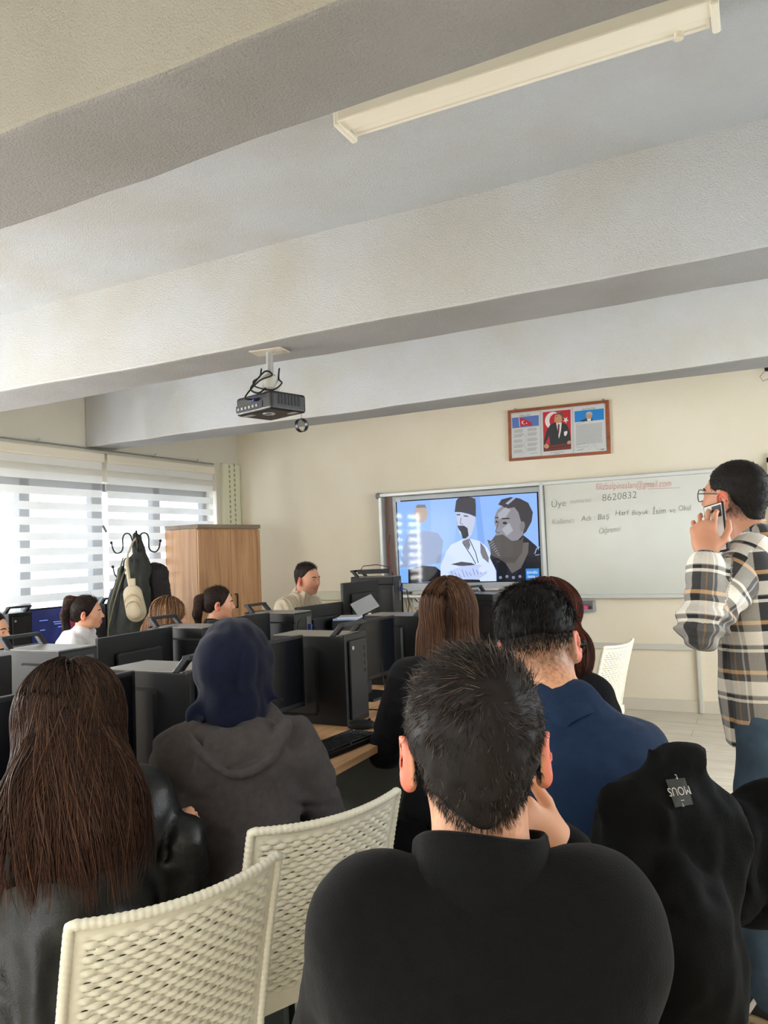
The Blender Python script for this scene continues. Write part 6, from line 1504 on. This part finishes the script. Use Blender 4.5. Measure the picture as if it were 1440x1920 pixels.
jp = [rbox(CB, (.205, .052, .235), .05, .05, 1, CRt), cap(A(1276, 1440, 1.30), A(1262, 1580, 1.28), .030, .105, .04, 1, nF, .45), cap(A(1276, 1430, 1.30), A(1196, 1500, 1.26), .026, .045, .03), cap(A(1196, 1500, 1.26), A(1160, 1680, 1.21), .04, .06, .04),
      cap(A(1262, 1580, 1.28), A(1262, 1790, 1.24), .115, .125, .05, 1, nF, .5), cap(A(1230, 1700, 1.22), A(1262, 1880, 1.22), .08, .07, .05), cap(A(1285, 1435, 1.30), A(1335, 1540, 1.34), .03, .05, .03), cap(A(1335, 1540, 1.32), A(1290, 1780, 1.26), .05, .06, .04),
      cap(A(1280, 1650, 1.18), A(1280, 1810, 1.18), .035, .045, .03)]
def dJ(P): return .012*ridge(np.stack([P @ CR*11, P @ CF*8, P[:, 2]*5], 1)+fbm(P*5, 2)[:, None]*.7, 2)+.004*ridge(P*np.array((24, 24, 12)), 2)
jb = A(1262, 1800, 1.33); jb[2] = 0
tj, JV, JF = wsolid('jacket', 'black jacket with a small woven neck label, draped over the chair behind the navy top', 'jacket', jp, .008, M_jack, dJ, jb, 'shell')
bv = BVHTree.FromPolygons([tuple(v+jb) for v in JV], [tuple(f) for f in JF])
def hit(px, py): r_ = ray(px, py); h_ = bv.ray_cast(Vector(CPOS), Vector(r_).normalized()); return np.array(h_[0]) if h_[0] else A(px, py, 1.38)
q4 = [hit(1248, 1462), hit(1284, 1458), hit(1300, 1508), hit(1266, 1514)]; q4 = [x-nrm((x-CPOS)[None])[0]*.006-jb for x in q4]
MB().poly(q4[::-1]).build('neck_label', flat('label_dark', (30, 32, 28), .6), tj)
ux = nrm((q4[1]-q4[0])[None])[0]; uy = nrm((q4[0]-q4[3])[None])[0]; cc = sum(q4)/4; mb = MB(); nn = -nrm(((cc+jb)-CPOS)[None])[0]*.002
def patch_text(txt, size, du, dv):
    Vt, Ft = text_geo(txt, size, align='CENTER'); mb.add([tuple(cc+nn-ux*(v[0]*.8+du)-uy*(v[1]+dv)) for v in Vt], Ft)
patch_text('MOUS', .019, 0, -.008); patch_text('t', .016, -.004, -.028); patch_text('--', .012, 0, .010); patch_text('Y', .008, .002, .017)
mb.build('label_lettering', flat('label_thread', (186, 186, 180), .7), tj)
kp = [ell(A(1418, 1625, 1.44), (.125, .10, .115), .05), cap(A(1372, 1530, 1.40), A(1450, 1512, 1.44), .035, .04, .05), cap(A(1365, 1560, 1.38), A(1370, 1690, 1.34), .05, .05, .05), cap(A(1440, 1500, 1.44), A(1470, 1600, 1.44), .035, .05, .04)]
kb_ = A(1400, 1780, 1.40); kb_[2] = 0
wsolid('padded_coat', 'darker black padded coat heaped right of the labelled jacket, at the right edge', 'coat', kp, .008, M_jack2, lambda P: .010*ridge(P*np.array((10, 10, 14)), 2)+.003*ridge(P*30, 2), kb_, 'shell')
c4 = place(ch, True, (0, 0, 0), 0, 'ivory woven chair hidden under the black jacket behind the navy top')
c4.location = (p4.root[0]-.113, p4.root[1]-.041, 0); c4.rotation_euler = (0, 0, math.radians(20))
# white paper bag on the floor
pb = onZ(1384, 1856, 0); t = thing('paper_bag', 'white paper carrier bag with a black letter, on the floor by the jeans', 'bag', pb, -YAW)
MB().box((.03, .06, .13), (.16, .10, .26)).build('bag_body', flat('bag_paper', (222, 216, 204), .7), t, bevel=.003)
V_, F_ = text_geo('Q', .05); MB().add([(v[0]-.03, .0085, v[1]+.03) for v in V_], F_).build('printed_letter', flat('bag_ink', (20, 20, 22), .6), t)

# ---------------------------------------------------------------- teacher's corner
def counter(label, x0, x1, y0, y1, z):
    t = thing('teacher_desk', label, 'desk', ((x0+x1)/2, (y0+y1)/2, 0)); D, L = x1-x0, y1-y0
    MB().box((0, 0, z-.0125), (D, L, .025)).build('desk_top', M_oak, t, bevel=.002)
    for s in (-1, 1): MB().box((s*(D/2-.03), 0, (z-.025)/2), (.025, L-.06, z-.026)).build('side_panel', M_grey, t)
    MB().box((0, -L/2+.08, .5), (D-.08, .02, .5)).build('modesty_panel', M_grey, t)
ZT = .86
counter('teacher desk with computer and router behind the rows of monitors', -3.0, -2.15, 4.72, 5.35, ZT)
counter('low side desk under the lit display, carrying a black tower', -2.1, -1.45, 4.9, 5.5, TZ)
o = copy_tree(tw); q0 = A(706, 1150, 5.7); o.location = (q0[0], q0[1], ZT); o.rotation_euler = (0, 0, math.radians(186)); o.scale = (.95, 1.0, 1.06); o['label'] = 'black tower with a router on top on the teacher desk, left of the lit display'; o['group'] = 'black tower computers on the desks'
zt = ZT+TH*1.06+.045*1.06+.012
t = thing('network_router', 'flat dark router with a looped lead on top of the teacher tower', 'router', (q0[0], q0[1], zt-.038), math.radians(20))
MB().box((0, 0, .018), (.24, .16, .03)).build('router_body', M_dark, t, bevel=.005); MB().tube([(-.1, -.05, .03), (-.08, -.05, .06), (.02, -.05, .068), (.1, -.04, .05), (.12, 0, .02)], .003, 6).build('lead', M_black, t, smooth=True)
o = copy_tree(mon); q1 = A(676, 1120, 5.25); o.location = (q1[0], q1[1], ZT); o.rotation_euler = (0, 0, math.radians(178)); o['label'] = 'black monitor on the teacher desk, beside the tower with the router'
t = thing('tablet_stand', 'tilted silver tablet stand with a dark slot, on the teacher desk', 'stand', (*A(684, 1136, 5.0)[:2], ZT), math.radians(30))
MB().box((0, 0, .215), (.16, .010, .11), Matrix.Rotation(math.radians(-38), 3, 'X') @ Matrix.Rotation(math.radians(-28), 3, 'Y')).build('plate', M_alu, t, bevel=.004)
MB().box((-.01, -.010, .20), (.07, .012, .032), Matrix.Rotation(math.radians(-38), 3, 'X') @ Matrix.Rotation(math.radians(-28), 3, 'Y')).build('slot', M_black, t, bevel=.012)
MB().tube([(0, .02, .2), (0, .02, .01)], .012, 10).build('stand_post', M_black, t, smooth='auto'); MB().box((0, .02, .006), (.14, .12, .012)).build('stand_base', M_black, t, bevel=.004)
q2 = onZ(652, 1140, ZT+.22); t = thing('document_tray', 'stack of blue and white papers on a dark tray on the teacher desk', 'papers', (*A(652, 1144, 4.9)[:2], ZT), .3)
MB().box((0, 0, .07), (.16, .22, .14)).build('tray', M_dark, t, bevel=.004); MB().box((0, 0, .145), (.15, .21, .01)).build('paper', flat('paper_blue', (150, 170, 214), .6), t); MB().box((.01, .01, .153), (.14, .2, .006), rz=.1).build('paper', M_paper, t)
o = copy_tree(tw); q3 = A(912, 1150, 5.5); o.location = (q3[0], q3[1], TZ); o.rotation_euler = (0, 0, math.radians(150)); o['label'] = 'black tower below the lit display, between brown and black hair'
q5 = A(784, 1142, 5.9); t = thing('desk_speaker', 'small pale speaker with a round black cone under the lit display', 'speaker', (q5[0], q5[1], .98), math.radians(26))
# a narrow wall shelf carries the speaker and leads
s0 = onY(745, 1118, 6.62); s1 = onY(930, 1118, 6.62)
sh_ = thing('wall_shelf', 'narrow white shelf on the wall under the lit display', 'shelf', ((s0[0]+s1[0])/2, 6.68, s0[2])); MB().box((0, 0, 0), (s1[0]-s0[0], .22, .022)).build('board', MW, sh_, bevel=.003)
for sx_ in (-.3, .3): MB().prism([(sx_, .11, -.011), (sx_, -.08, -.011), (sx_, .11, -.14)], (.02, 0, 0)).build('bracket', MW, sh_)
sp_ = onY(784, 1139, 6.70); t.location = (sp_[0], 6.73, 0.90)
MB().box((0, 0, 0.05), (.13, .12, .16)).build('cabinet', flat('speaker_pale', (176, 174, 164), .5), t, bevel=.012); MB().lathe([(.035, -.004), (.04, .004), (.02, .002)], (0, -.061, .06), 20, Matrix.Rotation(PI/2, 3, 'X')).build('cone', M_black, t, smooth='auto')
t = thing('wall_cables', 'bundle of grey and white cables hanging under the lit display', 'cable', (*onY(757, 1130, 6.72)[:2], 0.75)); mb = MB()
t.location = (onY(757, 1130, 6.72)[0], 6.74, 0.6)
for k in range(5): mb.tube(crv([(-.08+.03*k, 0, .46), (-.05+.03*k, -.02, .40-.01*k), (-.06+.05*k, -.01, .2), (-.02+.04*k, 0, 0)]), .006, 6)
mb.build('cable', flat('cable_grey', (160, 158, 150), .5), t, smooth=True)

# ---------------------------------------------------------------- desk along the window
desk('oak topped computer desk along the window wall with the lit blue monitor', -5.14, -4.45, 2.75, 4.75, group='wooden computer desks')
e0, e1 = onX(52, 1140, -4.82), onX(114, 1133, -4.80)
loc, rz = mon_ends(e0[:2], e0[:2]+nrm((e1-e0)[None, :2])[0]*MWd, 1); o = copy_tree(mon); o.location = loc; o.rotation_euler = (0, 0, rz); o['label'] = 'lit monitor with a blue and red picture, behind the white hooded student'
wt = [c for c in o.children if c.name.startswith('screen')][0]; wt.data = wt.data.copy(); wt.data.materials.clear()
m, nt, b = new_mat('blue_desktop'); tc = N(nt, 'ShaderNodeTexCoord'); nz = N(nt, 'ShaderNodeTexNoise'); nz.inputs['Scale'].default_value = 6; nz.inputs['Distortion'].default_value = 1.5; nt.links.new(tc.outputs['Object'], nz.inputs['Vector'])
sp = N(nt, 'ShaderNodeSeparateXYZ'); nt.links.new(tc.outputs['Object'], sp.inputs[0]); ad = N(nt, 'ShaderNodeMath', operation='MULTIPLY_ADD'); ad.inputs[1].default_value = 1.9; nt.links.new(sp.outputs['Y'], ad.inputs[0]); nt.links.new(nz.outputs['Fac'], ad.inputs[2])
r = ramp(nt, ad.outputs[0], [(.35, lin((16, 24, 62))), (.62, lin((30, 36, 84))), (.82, lin((110, 34, 52))), (1.0, lin((70, 26, 60)))]); nt.links.new(r.outputs['Color'], b.inputs['Emission Color']); b.inputs['Emission Strength'].default_value = .8; b.inputs['Base Color'].default_value = (.01, .01, .01, 1); b.inputs['Roughness'].default_value = .25; wt.data.materials.append(m)
mb = MB(); zc = MT-MH/2
for y_, z_, w_ in ((-.12, .05, .07), (-.13, -.02, .04), (.02, .03, .12), (.02, .015, .1), (.03, -.01, .06)): mb.box((.0125, y_, zc+z_), (.0006, w_, .005))
mb.build('screen_text', emit('lit_text', (120, 140, 210), .7), o)
for px_, y0, lab in ((4, None, 'black tower with carry handle left of the lit blue monitor, by the window'), (186, None, 'black tower by the window just right of the white hooded student, handle showing')):
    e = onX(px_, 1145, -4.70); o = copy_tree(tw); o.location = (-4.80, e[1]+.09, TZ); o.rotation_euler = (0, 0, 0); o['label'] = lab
# black rucksack under the desk
bp = A(716, 1500, 2.35); t = thing('rucksack', 'black rucksack with tiny white marks hanging under the desk edge behind a woven chair', 'bag', (bp[0], bp[1], 0), -YAW)
solid('bag_body', [rbox((0, .02, .30), (.15, .09, .29), .07, .03), rbox((0, -.07, .22), (.12, .04, .14), .035, .03)], .012, M_jack2, t, disp=lambda P: .006*ridge(P*9, 2))
mb = MB(); V_, F_ = text_geo("n'", .03); mb.add([(v[0]+.06, -.118, v[1]+.25) for v in V_], F_); mb.build('white_mark', M_paper, t)
MB().tube([(-.04, .0, .58), (-.03, -.02, .63), (.03, -.02, .63), (.04, .0, .58)], .009, 8).build('grab_handle', M_jack2, t, smooth=True)
# seats of the students in the facing rows and of the teacher
for q_, lab in ((p10, 'ivory woven chair of the straight light brown haired student by the coats'), (p9, 'ivory woven chair of the dark ponytailed student before the wardrobe'), (p12, 'ivory woven chair of the student cut off at the left edge'), (p11, 'ivory woven chair whose pale back shows below the white hooded sweatshirt'), (p8, 'ivory woven chair of the teacher')):
    o = place(ch, True, (q_.root[0], q_.root[1], 0), math.radians(q_.rz), lab)
